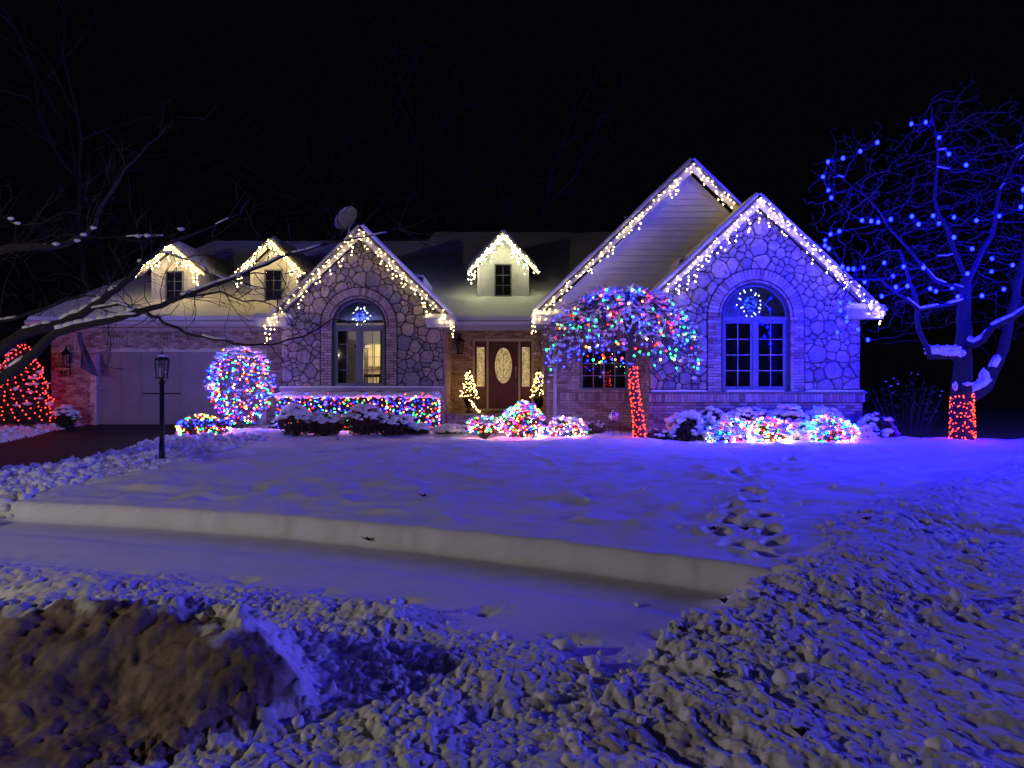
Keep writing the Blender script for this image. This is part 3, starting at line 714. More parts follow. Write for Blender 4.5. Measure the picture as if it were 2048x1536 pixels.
k_.box(-5.6, -3.0, 25.4, 25.79, .76, 1.15)
k_.build('kitchen', M['kitchen_wall'], H)
kl = bpy.data.lights.new('kitchen_ceiling_lamp_light', 'POINT'); kl.energy = 80; kl.color = (1, .84, .5); kl.shadow_soft_size = .2
klo = bpy.data.objects.new('kitchen_ceiling_lamp_light', kl); COL.objects.link(klo); klo.location = (-4.2, 24.4, 3.0)
dl = bpy.data.lights.new('dining_lamp_light', 'POINT'); dl.energy = 70; dl.color = (1, .9, .8); dl.shadow_soft_size = .1
dlo = bpy.data.objects.new('dining_lamp_light', dl); COL.objects.link(dlo); dlo.location = (-3.2, 21.6, 2.2)
cb = MB(); cb.box(-4.95, -4.72, 22.3, 23.0, .76, 2.65); cb.box(-5.0, -4.67, 22.2, 23.05, 2.65, 2.75); tag(cb.build('cupboard', M['dark_wood']), 'tall dark cupboard seen through the lit arched window', 'cupboard')
tb = empty('dining_table', (-3.9, 21.6, .75), 'dark dining table behind the lit arched window', 'table')
box('tabletop', M['dark_wood'], -4.8, -3.0, 21.1, 22.1, 1.47, 1.51, tb)
for dx in (-4.6, -3.2):
    for dy in (21.2, 22.0): box('leg', M['dark_wood'], dx-.03, dx+.03, dy-.03, dy+.03, .75, 1.47, tb)
for cx, lb in ((-4.12, 'dark dining chair seen at the middle of the lit arched window'), (-3.62, 'dark dining chair seen at the lower right of the lit arched window')):
    ch = empty('dining_chair', (cx, 20.8, .75), lb, 'chair', 'chairs behind the lit arched window')
    b_ = MB(); b_.box(cx-.24, cx-.21, 20.58, 20.61, 1.22, 1.80); b_.box(cx+.21, cx+.24, 20.58, 20.61, 1.22, 1.80); b_.box(cx-.21, cx+.21, 20.58, 20.61, 1.70, 1.79)
    for q in range(4): b_.box(cx-.15+q*.09, cx-.13+q*.09, 20.585, 20.605, 1.22, 1.70)
    b_.build('backrest', M['dark_wood'], ch); box('seat', M['dark_wood'], cx-.24, cx+.24, 20.6, 21.04, 1.18, 1.22, ch)
    for dx in (-.21, .21):
        for dy in (20.62, 21.0): box('leg', M['dark_wood'], cx+dx-.02, cx+dx+.02, dy-.02, dy+.02, .75, 1.18, ch)
chd = MB(); cz = 2.55; cxx = -3.48
chd.tube([(cxx, 20.9, 4.5), (cxx, 20.9, 2.9)], .012, 6)
for a in range(5):
    a = a*2*PI/5+.3; ca, sa = math.cos(a), math.sin(a)
    chd.tube([(cxx, 20.9, 2.9), (cxx+.13*ca, 20.9+.13*sa, 2.65), (cxx+.10*ca, 20.9+.10*sa, 2.4), (cxx, 20.9, 2.2)], .012, 5)
    chd.tube([(cxx, 20.9, 2.3), (cxx+.25*ca, 20.9+.25*sa, 2.42), (cxx+.36*ca, 20.9+.36*sa, 2.62)], .01, 5)
    chd.lathe([(.0, 0), (.05, .03), (.09, .12), (.08, .12), (.0, .02)], (cxx+.36*ca, 20.9+.36*sa, 2.6), 10)
tag(chd.build('chandelier', M['black'], None, True), 'dark iron chandelier hanging in the lit arched window', 'chandelier')
def curtain(x0, x1, Y, z0, z1, lb, tie=None):
    n = 40; xs = np.linspace(x0, x1, n); ys = Y+.035*np.sin(np.arange(n)*1.25); V = []
    for z in np.linspace(z0, z1, 8): V += [(x, y, z) for x, y in zip(xs, ys)]
    V = np.array(V); idx = np.arange(8*n).reshape(8, n); f = np.stack([idx[:-1, :-1], idx[:-1, 1:], idx[1:, 1:], idx[1:, :-1]], -1).reshape(-1, 4)
    tag(mesh_np('curtain', np.vstack([V, V+[0, .012, 0]]), np.vstack([f, f[:, ::-1]+8*n]), M['curtain'], None, True), lb, 'curtain', 'curtains inside the arched windows')
curtain(-4.92, -4.62, YL+.35, .8, 3.05, 'dark curtain at the left of the lit arched window'); curtain(-3.72, -3.52, YL+.35, .8, 3.05, 'dark curtain at the right of the lit arched window')
r2 = MB(); x0, x1, y0, y1, z0, z1 = 4.2, 7.8, YR+.125, 21.0, .7, 4.6
r2.box(x0, x1, y0, y1, z0-.05, z0); r2.box(x0, x1, y0, y1, z1, z1+.05); r2.box(x0-.05, x0, y0, y1, z0, z1); r2.box(x1, x1+.05, y0, y1, z0, z1); r2.box(x0, x1, y1, y1+.05, z0, z1)
r2.build('front_room', M['room_wall'], H)
curtain(5.22, 5.55, YR+.35, .8, 3.1, 'dark curtain at the left of the unlit arched window'); curtain(6.45, 6.8, YR+.35, .8, 3.1, 'dark curtain at the right of the unlit arched window')

# starburst lights hanging in the fanlights
def starburst(cx, Y, cz, r, lb, seed):
    t = empty('starburst_light', (cx, Y, cz), lb, 'star light', 'starburst lights in the arched windows')
    w = MB(); R = np.random.default_rng(seed); Cb = []; Ci = []
    for k in range(16):
        a = k*2*PI/16+R.uniform(-.08, .08); l = r*R.uniform(.62, 1.05); y = R.uniform(-.08, .08)
        w.tube([(cx, Y, cz), (cx+l*math.cos(a), Y+y, cz+l*math.sin(a))], .003, 4)
        if l > 0:
            for q in ((1.0, .86) if k % 2 else (.97,)): Ci.append((cx+q*l*math.cos(a)+R.uniform(-.01, .01), Y+y*q, cz+q*l*math.sin(a)))
        for q in R.uniform(.12, .5, 2): Cb.append((cx+q*r*math.cos(a), Y+y*q, cz+q*r*math.sin(a)))
    w.tube([(cx, Y, cz), (cx, Y, cz+r*1.35)], .003, 4)
    w.build('wire', M['wire'], t)
    tag(MB().inst(OCT, Ci, np.full(len(Ci), .014)).build('bulb', M['e_ice'], t), 'white bulbs at the tips')
    tag(MB().inst(OCT, Cb, np.full(len(Cb), .012)).build('bulb', M['e_blue_small'], t), 'blue bulbs at the centre')
starburst(-4.235, YL+.22, 3.41, .27, 'blue and white starburst light in the lit arched window', 1)
starburst(5.97, YR+.22, 3.50, .38, 'larger blue and white starburst light in the dark arched window', 2)

# ---- front door
ent = MB(); ent.box(-1.24, -1.17, YP-.03, YP+.06, .66, 2.93); ent.box(.61, .68, YP-.03, YP+.06, .66, 2.93); ent.box(-1.17, .61, YP-.029, YP+.06, 2.84, 2.93); ent.box(-.80, -.74, YP-.028, YP+.05, .72, 2.84); ent.box(.20, .26, YP-.028, YP+.05, .72, 2.84); ent.box(-1.17, .61, YP-.06, YP+.06, .66, .72)
ent.build('door_frame', M['trim'], H)
dcx = (-.74+.20)/2; dz0, dz1 = .73, 2.83; oc = 2.08; orx, orz = .275, .57
n = 40; el = lambda k: [(dcx+orx*k*math.cos(a), oc+orz*k*math.sin(a)) for a in np.linspace(0, 2*PI, n, endpoint=False)]
door = wall_poly('front_door', YP+.01, [(-.735, dz0), (.195, dz0), (.195, dz1), (-.735, dz1)], [el(1.0)], M['wood_door'], .05)
def loopframe(pts_out, pts_in, Y, d):
    n = len(pts_out); V = [(x, Y, z) for x, z in pts_out]+[(x, Y, z) for x, z in pts_in]+[(x, Y+d, z) for x, z in pts_out]+[(x, Y+d, z) for x, z in pts_in]; f = []
    for i in range(n): j = (i+1) % n; f += [(i, j, n+j, n+i), (i, 2*n+i, 2*n+j, j), (n+i, n+j, 3*n+j, 3*n+i)]
    return V, f
for k0, k1, pj in ((1.16, 1.0, .02), (1.38, 1.30, .012)):
    V, f = loopframe(el(k0), el(k1), YP+.01-pj, pj+.01); mb = MB(); mb.add(V, None, f); mb.build('oval_moulding', M['wood_door'], door)
MB().prism([(x, YP+.03, z) for x, z in el(.995)], (0, .006, 0)).build('oval_glass', M['leaded'], door)
cm = MB()
for k0, k1 in ((.84, .81), (.99, .96)):
    V, f = loopframe(el(k0), el(k1), YP+.018, .01); cm.add(V, None, f)
for s in (-1, 1):
    for q in range(5):
        z = oc-.38+q*.18; cm.tube([(dcx, YP+.02, z), (dcx+s*.07, YP+.02, z+.09), (dcx+s*.13, YP+.02, z+.05), (dcx+s*.10, YP+.02, z-.04)], .006, 4)
cm.tube([(dcx, YP+.02, oc-.45), (dcx, YP+.02, oc+.44)], .006, 4)
cm.build('leading', M['brass'], door)
for x0 in (-.62, -.24):
    box('panel', M['wood_door'], x0, x0+.32, YP-.005, YP+.01, .90, 1.28, door); box('panel', M['wood_door'], x0+.05, x0+.27, YP-.018, YP-.005, .95, 1.23, door)
hd = MB(); hd.tube([(.12, YP, 2.0), (.12, YP-.05, 1.98), (.12, YP-.06, 1.85), (.12, YP-.05, 1.72), (.12, YP, 1.70)], .014, 6); hd.box(.095, .145, YP-.012, YP+.01, 1.9, 2.05); hd.build('handle', M['brass'], door)
for x0, x1 in ((-1.165, -.805), (.265, .605)):
    m_ = (x0+x1)/2
    sl_ = wall_poly('sidelight', YP+.01, [(x0, .73), (x1, .73), (x1, 2.83), (x0, 2.83)], [[(m_-.12, 1.42), (m_+.12, 1.42), (m_+.12, 2.66), (m_-.12, 2.66)]], M['wood_door'], .05)
    box('sidelight_glass', M['leaded'], m_-.118, m_+.118, YP+.03, YP+.036, 1.422, 2.658, sl_); box('panel', M['wood_door'], m_-.11, m_+.11, YP-.005, YP+.01, .88, 1.28, sl_)
    c = MB(); 
    for k in (.085, .055): V, f = loopframe([(m_-k-.006, 2.04-.56*k/.085), (m_+k+.006, 2.04-.56*k/.085), (m_+k+.006, 2.04+.56*k/.085), (m_-k-.006, 2.04+.56*k/.085)], [(m_-k, 2.05-.56*k/.085), (m_+k, 2.05-.56*k/.085), (m_+k, 2.03+.56*k/.085), (m_-k, 2.03+.56*k/.085)], YP+.018, .01); c.add(V, None, f)
    for q in range(6): z = 1.6+q*.16; c.tube([(m_-.05, YP+.02, z), (m_, YP+.02, z+.08), (m_+.05, YP+.02, z)], .005, 4)
    c.build('leading', M['brass'], sl_)
box('door_mat', M['dark_wood'], -.7, .2, YP-.75, YP-.15, .646, .665).location = (0, 0, 0)
tag(bpy.data.objects['door_mat'], 'dark door mat on the stoop before the entry', 'mat')

# ---- garage door
gd = box('garage_door', M['door_paint'], -12.05, -7.29, YG+.16, YG+.2, .3, 2.44, H)
for r_ in range(4):
    z = .32+r_*.53
    for c in range(8):
        x = -12.0+c*.59; pz = .055; V = []
        mb = MB(); mb.box(x+.008, x+.582, YG+.15, YG+.16, z+.006, z+.522); mb.box(x+.07, x+.52, YG+.142, YG+.15, z+.07, z+.46); mb.build('panel', M['door_paint'], gd)
gt = MB(); gt.box(-12.22, -12.04, YG-.02, YG+.16, .3, 2.55); gt.box(-7.3, -7.12, YG-.02, YG+.16, .3, 2.55); gt.box(-12.04, -7.3, YG-.019, YG+.158, 2.43, 2.55)
gt.build('garage_door_trim', M['white'], H)
# house number 463
def text(body, size, loc, mat, parent):
    c = bpy.data.curves.new(body, 'FONT'); c.body = body; c.size = size; c.extrude = .008; c.align_x = 'CENTER'
    o = bpy.data.objects.new('house_number', c); o.location = loc; o.rotation_euler = (PI/2, 0, 0); c.materials.append(mat)
    COL.objects.link(o); dg = bpy.context.evaluated_depsgraph_get(); me = bpy.data.meshes.new_from_object(o.evaluated_get(dg)); bpy.data.objects.remove(o)
    me.name = 'house_number'; o = bpy.data.objects.new('house_number', me); o.location = loc; o.rotation_euler = (PI/2, 0, 0); COL.objects.link(o); o.parent = parent; o.matrix_parent_inverse = WM[parent].inverted(); WM[o] = Matrix.Identity(4); return o
text('463', .24, (-12.93, YG-.035, 1.75), M['black'], H)

# ---- eaves, gutters, soffits
def gutter(x0, x1, Y, z):
    mb = MB(); mb.prism([(x0, Y, z), (x0, Y-.10, z), (x0, Y-.12, z-.03), (x0, Y-.09, z-.11), (x0, Y, z-.12)], (x1-x0, 0, 0)); g_ = mb.build('gutter', M['white'], H)
    return g_
gutter(-13.75, -6.5, 19.85, 3.29); gutter(-1.7, .6, 19.85, 3.29)
mb = MB(); mb.box(-13.72, -6.3, 19.85, YG, 3.12, 3.16); mb.box(-13.72, -6.3, 19.85, 19.88, 3.16, 3.30); mb.box(-13.3, -6.42, YG-.05, YG, 3.05, 3.12); mb.build('garage_soffit', M['trim'], H); mb = MB()
mb.box(-1.9, .94, 19.85, YP, 3.20, 3.24); mb.box(-1.89, .93, 19.86, 19.89, 3.02, 3.19); mb.build('porch_soffit', M['trim'], H)
def return_box(x0, x1, Y0, Y1, z0, z1, seed):
    mb = MB(); mb.box(x0, x1, Y0, Y1, z0, z1); mb.box(x0-.03, x1+.03, Y0-.04, Y1, z1, z1+.045); mb.box(x0+.03, x1-.03, Y0+.03, Y1, z0-.07, z0)
    mb.build('eave_return', M['white'], H); snow_strip('roof_snow', x0-.05, x1+.05, Y0-.06, Y1, z1+.045, .13, H, seed=seed)
return_box(-6.95, -6.10, 18.95, YL, 3.14, 3.26, 11); return_box(-2.35, -1.55, 18.95, YL, 3.12, 3.24, 12)
return_box(.50, 1.75, 18.1, YB, 3.14, 3.24, 13); return_box(8.22, 9.02, 16.9, YR, 3.16, 3.27, 14)
mb = MB(); mb.tube([(1.13, YB-.06, 3.1), (1.13, YB-.06, .25), (1.13, YB-.16, .18)], .045, 4); mb.build('downspout', M['white'], H)

# ---- roofs with snow
def roof_quad(name, a, b_, c, d, mat=None, th=.08, snow=.10, nu=60, nv=40, seed=0, edges=(1, 1, 1, 1), creep=.0):
    """a-b eave, d-c ridge; deck slab plus a rounded sheet of snow on it"""
    a, b_, c, d = [np.array(p, float) for p in (a, b_, c, d)]; nrm = np.cross(b_-a, d-a); nrm /= np.linalg.norm(nrm); nrm = nrm if nrm[2] > 0 else -nrm
    V = np.array([a, b_, c, d]); mb = MB(); mb.add(np.vstack([V, V-nrm*th]), None, [(0, 1, 2, 3), (7, 6, 5, 4), (0, 4, 5, 1), (1, 5, 6, 2), (2, 6, 7, 3), (3, 7, 4, 0)])
    roof = mb.build(name, M['roofing'], H)
    u, v = np.meshgrid(np.linspace(0, 1, nu), np.linspace(0, 1, nv), indexing='ij')
    u = u-.9*np.sin(2*PI*u)/(2*PI)*.9; v = v-.9*np.sin(2*PI*v)/(2*PI)*.9
    Pt = (a*(1-u)[..., None]+b_*u[..., None])*(1-v)[..., None]+(d*(1-u)[..., None]+c*u[..., None])*v[..., None]
    lu = max(np.linalg.norm(b_-a), np.linalg.norm(c-d)); lv = np.linalg.norm(d-a)
    e = np.ones_like(u)
    R_ = .10
    for fl, dist in zip(edges, (v*lv, (1-u)*lu, (1-v)*lv, u*lu)):
        if fl: e = e*np.sqrt(np.clip(1-(1-np.clip(dist/R_, 0, 1))**2, 0, 1))
    nz = fbm(Pt[..., 0]+Pt[..., 2], Pt[..., 1], 1.1, 4, seed+200, .45)*.06+fbm(Pt[..., 0], Pt[..., 1]*1.5, .25, 2, seed+300)*.012
    Pt = Pt+nrm*((snow+nz)*e+.004)[..., None]
    over = (v < .5) & (edges[0] == 1)
    Pt[..., 2] += 0
    idx = np.arange(nu*nv).reshape(nu, nv); f = np.stack([idx[:-1, :-1], idx[1:, :-1], idx[1:, 1:], idx[:-1, 1:]], -1).reshape(-1, 4)
    mesh_np('roof_snow', Pt.reshape(-1, 3), f, M['snow'], roof, True); return roof
roof_quad('roof', (-13.75, 19.8, 3.30), (-3.9, 19.8, 3.30), (-3.11, 26.1, 6.76), (-11.07, 26.1, 6.76), seed=1, edges=(1, 0, 1, 1), nu=130, nv=60)
roof_quad('roof', (-3.9, 19.8, 3.302), (5, 19.8, 3.302), (5, 27.1, 7.31), (-2.98, 27.1, 7.31), seed=2, edges=(1, 0, 1, 0), nu=120, nv=60)
roof_quad('roof', (-13.75, 32.2, 3.30), (-13.75, 19.8, 3.30), (-11.07, 26.1, 6.76), (-11.08, 26.12, 6.76), seed=3, nu=30, nv=20)
roof_quad('roof', (9, 33.5, 3.5), (-13.75, 33.5, 3.1), (-11.07, 26.1, 6.76), (9, 27.1, 7.31), seed=4, nu=30, nv=20)
def gable(cx, za, xl, xr, ze, Y0, Y1l, Y1r, Y1t, seed, snow=.09, board=.17, soff=True, frieze=True, m='trim', zel=None):
    zel = zel or ze
    roof_quad('gable_roof', (xl, Y0, zel), (xl, Y1l, zel), (cx, Y1t, za), (cx, Y0, za), snow=snow, seed=seed, edges=(1, 0, 0, 1), nu=40, nv=50)
    roof_quad('gable_roof', (xr, Y0, ze), (xr, Y1r, ze), (cx, Y1t, za), (cx, Y0, za), snow=snow, seed=seed+1, edges=(1, 0, 0, 1), nu=40, nv=50)
    for (xe, zz) in ((xl, zel), (xr, ze)):
        L_ = math.hypot(xe-cx, zz-za); nx, nz = -(zz-za)/L_, (xe-cx)/L_
        if nz > 0: nx, nz = -nx, -nz
        dn = board
        k = dn/abs(nz)
        p = [(xe, Y0+.0, zz-.09), (cx, Y0+.0, za-.09), (cx, Y0, za-.09-k), (xe, Y0, zz-.09-k*.35)]
        MB().prism(p, (0, .035, 0)).build('bargeboard', M[m], H)
        if soff:
            q = [(xe, Y0+.036, zz-.10), (cx, Y0+.036, za-.10), (cx, Y0+.036, za-.14), (xe, Y0+.036, zz-.14)]
            MB().prism(q, (0, soff-.036, 0)).build('rake_soffit', M[m], H)
gable(LGx, 5.79, -6.60, -1.62, 3.31, 19.0, 19.9, 19.9, 24.45, 20, soff=.4)
gable(4.69, 7.32, .50, 8.88, 3.27, 18.15, 19.9, 24, 27.4, 30, soff=.35)
gable(RGx, 6.09, 3.10, 8.96, 3.34, 16.95, 18.6, 22, 22, 40, soff=.35)
# siding boards in the big gable
sd_par = wall_poly('siding_gable', YB+.02, [(.9, 3.2), (8.5, 3.2), (8.5, 3.3), (4.69, 7.05), (.9, 3.35)], [], M['siding'], .1)
z = 3.25
while z < 7.0:
    z2 = min(z+.165, 7.02); f_ = lambda zz: max(.05, (7.05-zz)/.97)
    hw0, hw1 = min(f_(z), 3.75), min(f_(z2), 3.75)
    V = [(4.69-hw0, YB-.035, z), (4.69+hw0, YB-.035, z), (4.69+hw1, YB+.008, z2), (4.69-hw1, YB+.008, z2), (4.69-hw0, YB+.02, z), (4.69+hw0, YB+.02, z), (4.69+hw1, YB+.02, z2), (4.69-hw1, YB+.02, z2)]
    mb = MB(); mb.add(V, None, [(0, 1, 2, 3), (0, 4, 5, 1), (1, 5, 6, 2), (3, 7, 4, 0), (2, 6, 7, 3)]); mb.build('plank', M['siding'], sd_par); z += .165
for s in (-1, 1):
    a = (4.69+s*3.95, YB-.03, 3.12+.14); 
    MB().prism([(4.69+s*3.85, YB-.035, 3.27), (4.69, YB-.035, 7.04), (4.69, YB-.035, 6.86), (4.69+s*3.7, YB-.035, 3.25)], (0, .03, 0)).build('rake_trim', M['siding'], H)
MB().box(.95, 5.2, YB-.05, YB+.0, 3.16, 3.26).build('frieze_board', M['trim'], H)

# ---- dormers
def dormer(cx, zb, za, half, ze, mat, wx, wz0, wz1, lb, Yf=21.15, fw=.78, seed=0):
    yb = 25.0
    mb = MB(); mb.prism([(cx-fw, Yf, zb), (cx+fw, Yf, zb), (cx+fw, Yf, ze+.12), (cx, Yf, za-.22), (cx-fw, Yf, ze+.12)], (0, yb-Yf-2.0, 0))
    d = mb.build('dormer', M[mat], H); tag(d, lb)
    for xe in (cx-half, cx+half):
        a = np.array([(xe, Yf-.28, ze), (xe, Yf+2.6, ze), (cx, yb, za), (cx, Yf-.28, za)])
        nrm = np.cross(a[1]-a[0], a[3]-a[0]); nrm /= np.linalg.norm(nrm); nrm *= np.sign(nrm[2])
        mb = MB(); mb.add(np.vstack([a, a-nrm*.06]), None, [(0, 1, 2, 3), (7, 6, 5, 4), (0, 4, 5, 1), (1, 5, 6, 2), (2, 6, 7, 3), (3, 7, 4, 0)]); mb.build('dormer_roof', M['roofing'], d)
        u, v = np.meshgrid(np.linspace(0, 1, 26), np.linspace(0, 1, 22), indexing='ij'); Pt = (a[0]*(1-u)[..., None]+a[1]*u[..., None])*(1-v)[..., None]+(a[3]*(1-u)[..., None]+a[2]*u[..., None])*v[..., None]
        e = np.sqrt(np.clip(v/.12, 0, 1))*np.sqrt(np.clip(u/.04, 0, 1)); Pt = Pt+nrm*((.07+.05*fbm(Pt[..., 0], Pt[..., 1], .5, 3, seed))*e+.004)[..., None]
        idx = np.arange(26*22).reshape(26, 22); f = np.stack([idx[:-1, :-1], idx[1:, :-1], idx[1:, 1:], idx[:-1, 1:]], -1).reshape(-1, 4)
        mesh_np('roof_snow', Pt.reshape(-1, 3), f, M['snow'], d, True)
        MB().prism([(xe, Yf-.28, ze-.07), (cx, Yf-.28, za-.08), (cx, Yf-.28, za-.27), (xe, Yf-.28, ze-.17)], (0, .03, 0)).build('bargeboard', M['white'], d)
        MB().prism([(xe, Yf-.25, ze-.08), (cx, Yf-.25, za-.09), (cx, Yf-.25, za-.12), (xe, Yf-.25, ze-.11)], (0, .25, 0)).build('dormer_soffit', M['white'], d)
    tr_ = MB()
    for s in (-1, 1): tr_.box(cx+s*fw-(.12 if s > 0 else 0), cx+s*fw+(0 if s > 0 else .12), Yf-.02, Yf-.001, zb, ze+.05)
    tr_.box(cx-fw+.121, cx+fw-.121, Yf-.02, Yf-.001, zb, zb+.12)
    tr_.box(cx-wx-.10, cx-wx, Yf-.025, Yf-.001, wz0-.1, wz1+.1); tr_.box(cx+wx, cx+wx+.10, Yf-.025, Yf-.001, wz0-.1, wz1+.1); tr_.box(cx-wx, cx+wx, Yf-.024, Yf-.002, wz1, wz1+.1); tr_.box(cx-wx-.0, cx+wx+.0, Yf-.04, Yf-.002, wz0-.1, wz0)
    tr_.build('trim', M['white'], d)
    bk = box('window_recess', M['dark_wood'], cx-wx, cx+wx, Yf-.012, Yf-.003, wz0, wz1, d)
    grid_window(d, cx-wx, cx+wx, wz0, wz1, Yf-.075, 2, 3, M['frame'], .035, 'window_frame', mun=M['frame'])
dormer(-.27, 3.93, 6.10, 1.06, 4.92, 'white', .26, 4.14, 5.12, 'pale green-white dormer alone on the roof above the entry', 21.15, .78, 5)
dormer(-7.12, 3.80, 5.85, 1.0, 4.84, 'white', .27, 3.98, 4.92, 'cream dormer beside the left stone gable', 20.95, .70, 6)
dormer(-10.08, 3.80, 5.74, 1.0, 4.84, 'white', .27, 3.98, 4.88, 'cream dormer above the garage, crossed by bare branches', 20.95, .70, 7)

# ================================================================ SMALL THINGS ON THE HOUSE
# satellite dish
dt = empty('satellite_dish', P(715, 500, 22.3), 'round grey satellite dish on a bent mast behind the left stone gable', 'satellite dish')
c = np.array(P(692, 437, 22.3)); mb = MB(); n_, k_ = 6, 24; nrm = np.array([-.35, -.85, .4]); nrm /= np.linalg.norm(nrm); u_ = np.cross(nrm, [0, 0, 1]); u_ /= np.linalg.norm(u_); v_ = np.cross(u_, nrm)
V = []; 
for side in (0, .012):
    for i in range(n_):
        r_ = .44*i/(n_-1)+.001
        for j in range(k_): a = j*2*PI/k_; V.append(c+u_*r_*math.cos(a)*.92+v_*r_*math.sin(a)*1.02+nrm*(r_*r_*.35-side-.04))
f4 = [(i*k_+j, i*k_+(j+1) % k_, (i+1)*k_+(j+1) % k_, (i+1)*k_+j) for i in range(n_-1) for j in range(k_)]; nn_ = n_*k_
f4 += [tuple(x+nn_ for x in q[::-1]) for q in f4]+[((n_-1)*k_+j, nn_+(n_-1)*k_+j, nn_+(n_-1)*k_+(j+1) % k_, (n_-1)*k_+(j+1) % k_) for j in range(k_)]
mb.add(V, None, f4); mb.build('reflector', M['dish'], dt, True)
mb = MB(); mb.tube([c-nrm*.04, c-nrm*.2+np.array([0, 0, -.1]), c+np.array([.05, .1, -.55]), c+np.array([.22, .1, -.85]), c+np.array([.24, .1, -1.4])], .03, 8); mb.build('mast', M['dish'], dt, True)
mb = MB(); mb.tube([c-v_*.42, c-v_*.3+nrm*.35, c+nrm*.42-v_*.05], .014, 6); mb.lathe([(.0, -.05), (.035, -.05), (.035, .05), (0, .05)], c+nrm*.42-v_*.05, 8); mb.build('feed_arm', M['black'], dt)
# plumbing vent
v0 = P(1252, 452, 25.2); mb = MB(); mb.lathe([(.0, -.4), (.055, -.4), (.055, .28), (.075, .28), (.075, .34), (.0, .34)], v0, 12); tag(mb.build('roof_vent', M['dish'], H, True), None)

def lantern(name, pos, lb, s=1., post=False, grp=None):
    """wall lantern: backplate, hook arm, roof, cage, glass"""
    x, y, z = pos; t = empty(name, pos, lb, 'lantern', grp)
    mb = MB(); mb.box(x-.045*s, x+.045*s, y+.10, y+.13, z-.12*s, z+.14*s); mb.tube([(x, y+.1, z+.02), (x, y+.06, z+.24*s), (x, y, z+.30*s), (x, y, z+.2*s)], .011, 6); mb.build('bracket', M['black'], t)
    cage(t, x, y, z, s); return t
def cage(t, x, y, z, s):
    mb = MB(); mb.lathe([(.0, .24*s), (.02*s, .22*s), (.03*s, .18*s), (.13*s, .10*s), (.135*s, .085*s), (.0, .085*s)], (x, y, z), 6 if s < 1.2 else 4); mb.build('lamp_roof', M['black'], t)
    mb = MB()
    for dx in (-1, 1):
        for dy in (-1, 1): mb.tube([(x+dx*.085*s, y+dy*.085*s, z+.085*s), (x+dx*.06*s, y+dy*.06*s, z-.2*s)], .008*s, 4)
    mb.box(x-.07*s, x+.07*s, y-.07*s, y+.07*s, z-.225*s, z-.195*s)
    for dx in (-1, 1): mb.tube([(x+dx*.028*s, y-.082*s, z+.085*s), (x+dx*.02*s, y-.062*s, z-.195*s)], .004*s, 4)
    mb.tube([(x-.08*s, y-.076*s, z-.03*s), (x+.08*s, y-.076*s, z-.03*s)], .004*s, 4)
    mb.build('lamp_cage', M['black'], t)
    mb = MB(); mb.lathe([(.078*s, .083*s), (.052*s, -.19*s)], (x, y, z), 12); mb.build('lamp_glass', M['glass'], t)
    mb = MB(); mb.lathe([(0, .05*s), (.018*s, .03*s), (.02*s, -.03*s), (.012*s, -.08*s), (.012*s, -.19*s)], (x, y, z), 8); mb.build('bulb', M['planter'], t, True)
lantern('wall_lantern', P(920, 690, YP-.14), 'black wall lantern to the left of the front door', 1.25, grp='unlit black wall lanterns')
lantern('wall_lantern', P(1087.5, 693, YP-.14), 'black wall lantern right of the front door, half behind the brick corner', 1.25, grp='unlit black wall lanterns')
lantern('wall_lantern', P(131, 716, YG-.18), 'unlit wall lantern above the house number 463', 1.25, grp='unlit black wall lanterns')
# drooping flag by the garage
ft = empty('flag', P(155, 670, YG-.05), 'dark flag drooping from a short pole beside the garage door', 'flag')
a0 = np.array(P(150, 668, YG-.03)); a1 = np.array(P(181, 742, YG-.75)); mb = MB(); mb.tube([np.array(P(150, 700, YG)), np.array(P(152, 668, YG-.5)), np.array(P(157, 655, YG-.9))], .014, 6); mb.build('pole', M['white'], ft)
V = []
for i in range(14):
    t_ = i/13
    for j in range(7):
        s_ = j/6; x, y, z = np.array(P(154+3*t_, 664+4*s_, YG-.6)); V.append((x+.05+s_*.55*t_+.05*math.sin(j*2.1+t_*3), y+.06*math.sin(j*1.7), z-t_*(1.0+.25*s_)))
V = np.array(V); idx = np.arange(98).reshape(14, 7); f = np.stack([idx[:-1, :-1], idx[1:, :-1], idx[1:, 1:], idx[:-1, 1:]], -1).reshape(-1, 4)
mesh_np('cloth', np.vstack([V, V+[0, .006, 0]]), np.vstack([f, f[:, ::-1]+98]), M['flag'], ft, True)
# planter pot left
x, y, z = P(75, 848, 19.3); mb = MB(); mb.lathe([(.0, 0), (.17, 0), (.21, .22), (.24, .22), (.24, .28), (.19, .28), (.18, .2), (0, .2)], (x, y, z), 20); pt = mb.build('planter', M['planter'], None, True); tag(pt, 'grey round planter on the snow beside the red-lit conifer', 'planter')
mb = MB(); mb.inst(PUFF, [(x, y, z+.27)], [(.2, .2, .05)]); mb.build('snow_cap', M['snow'], pt, True)

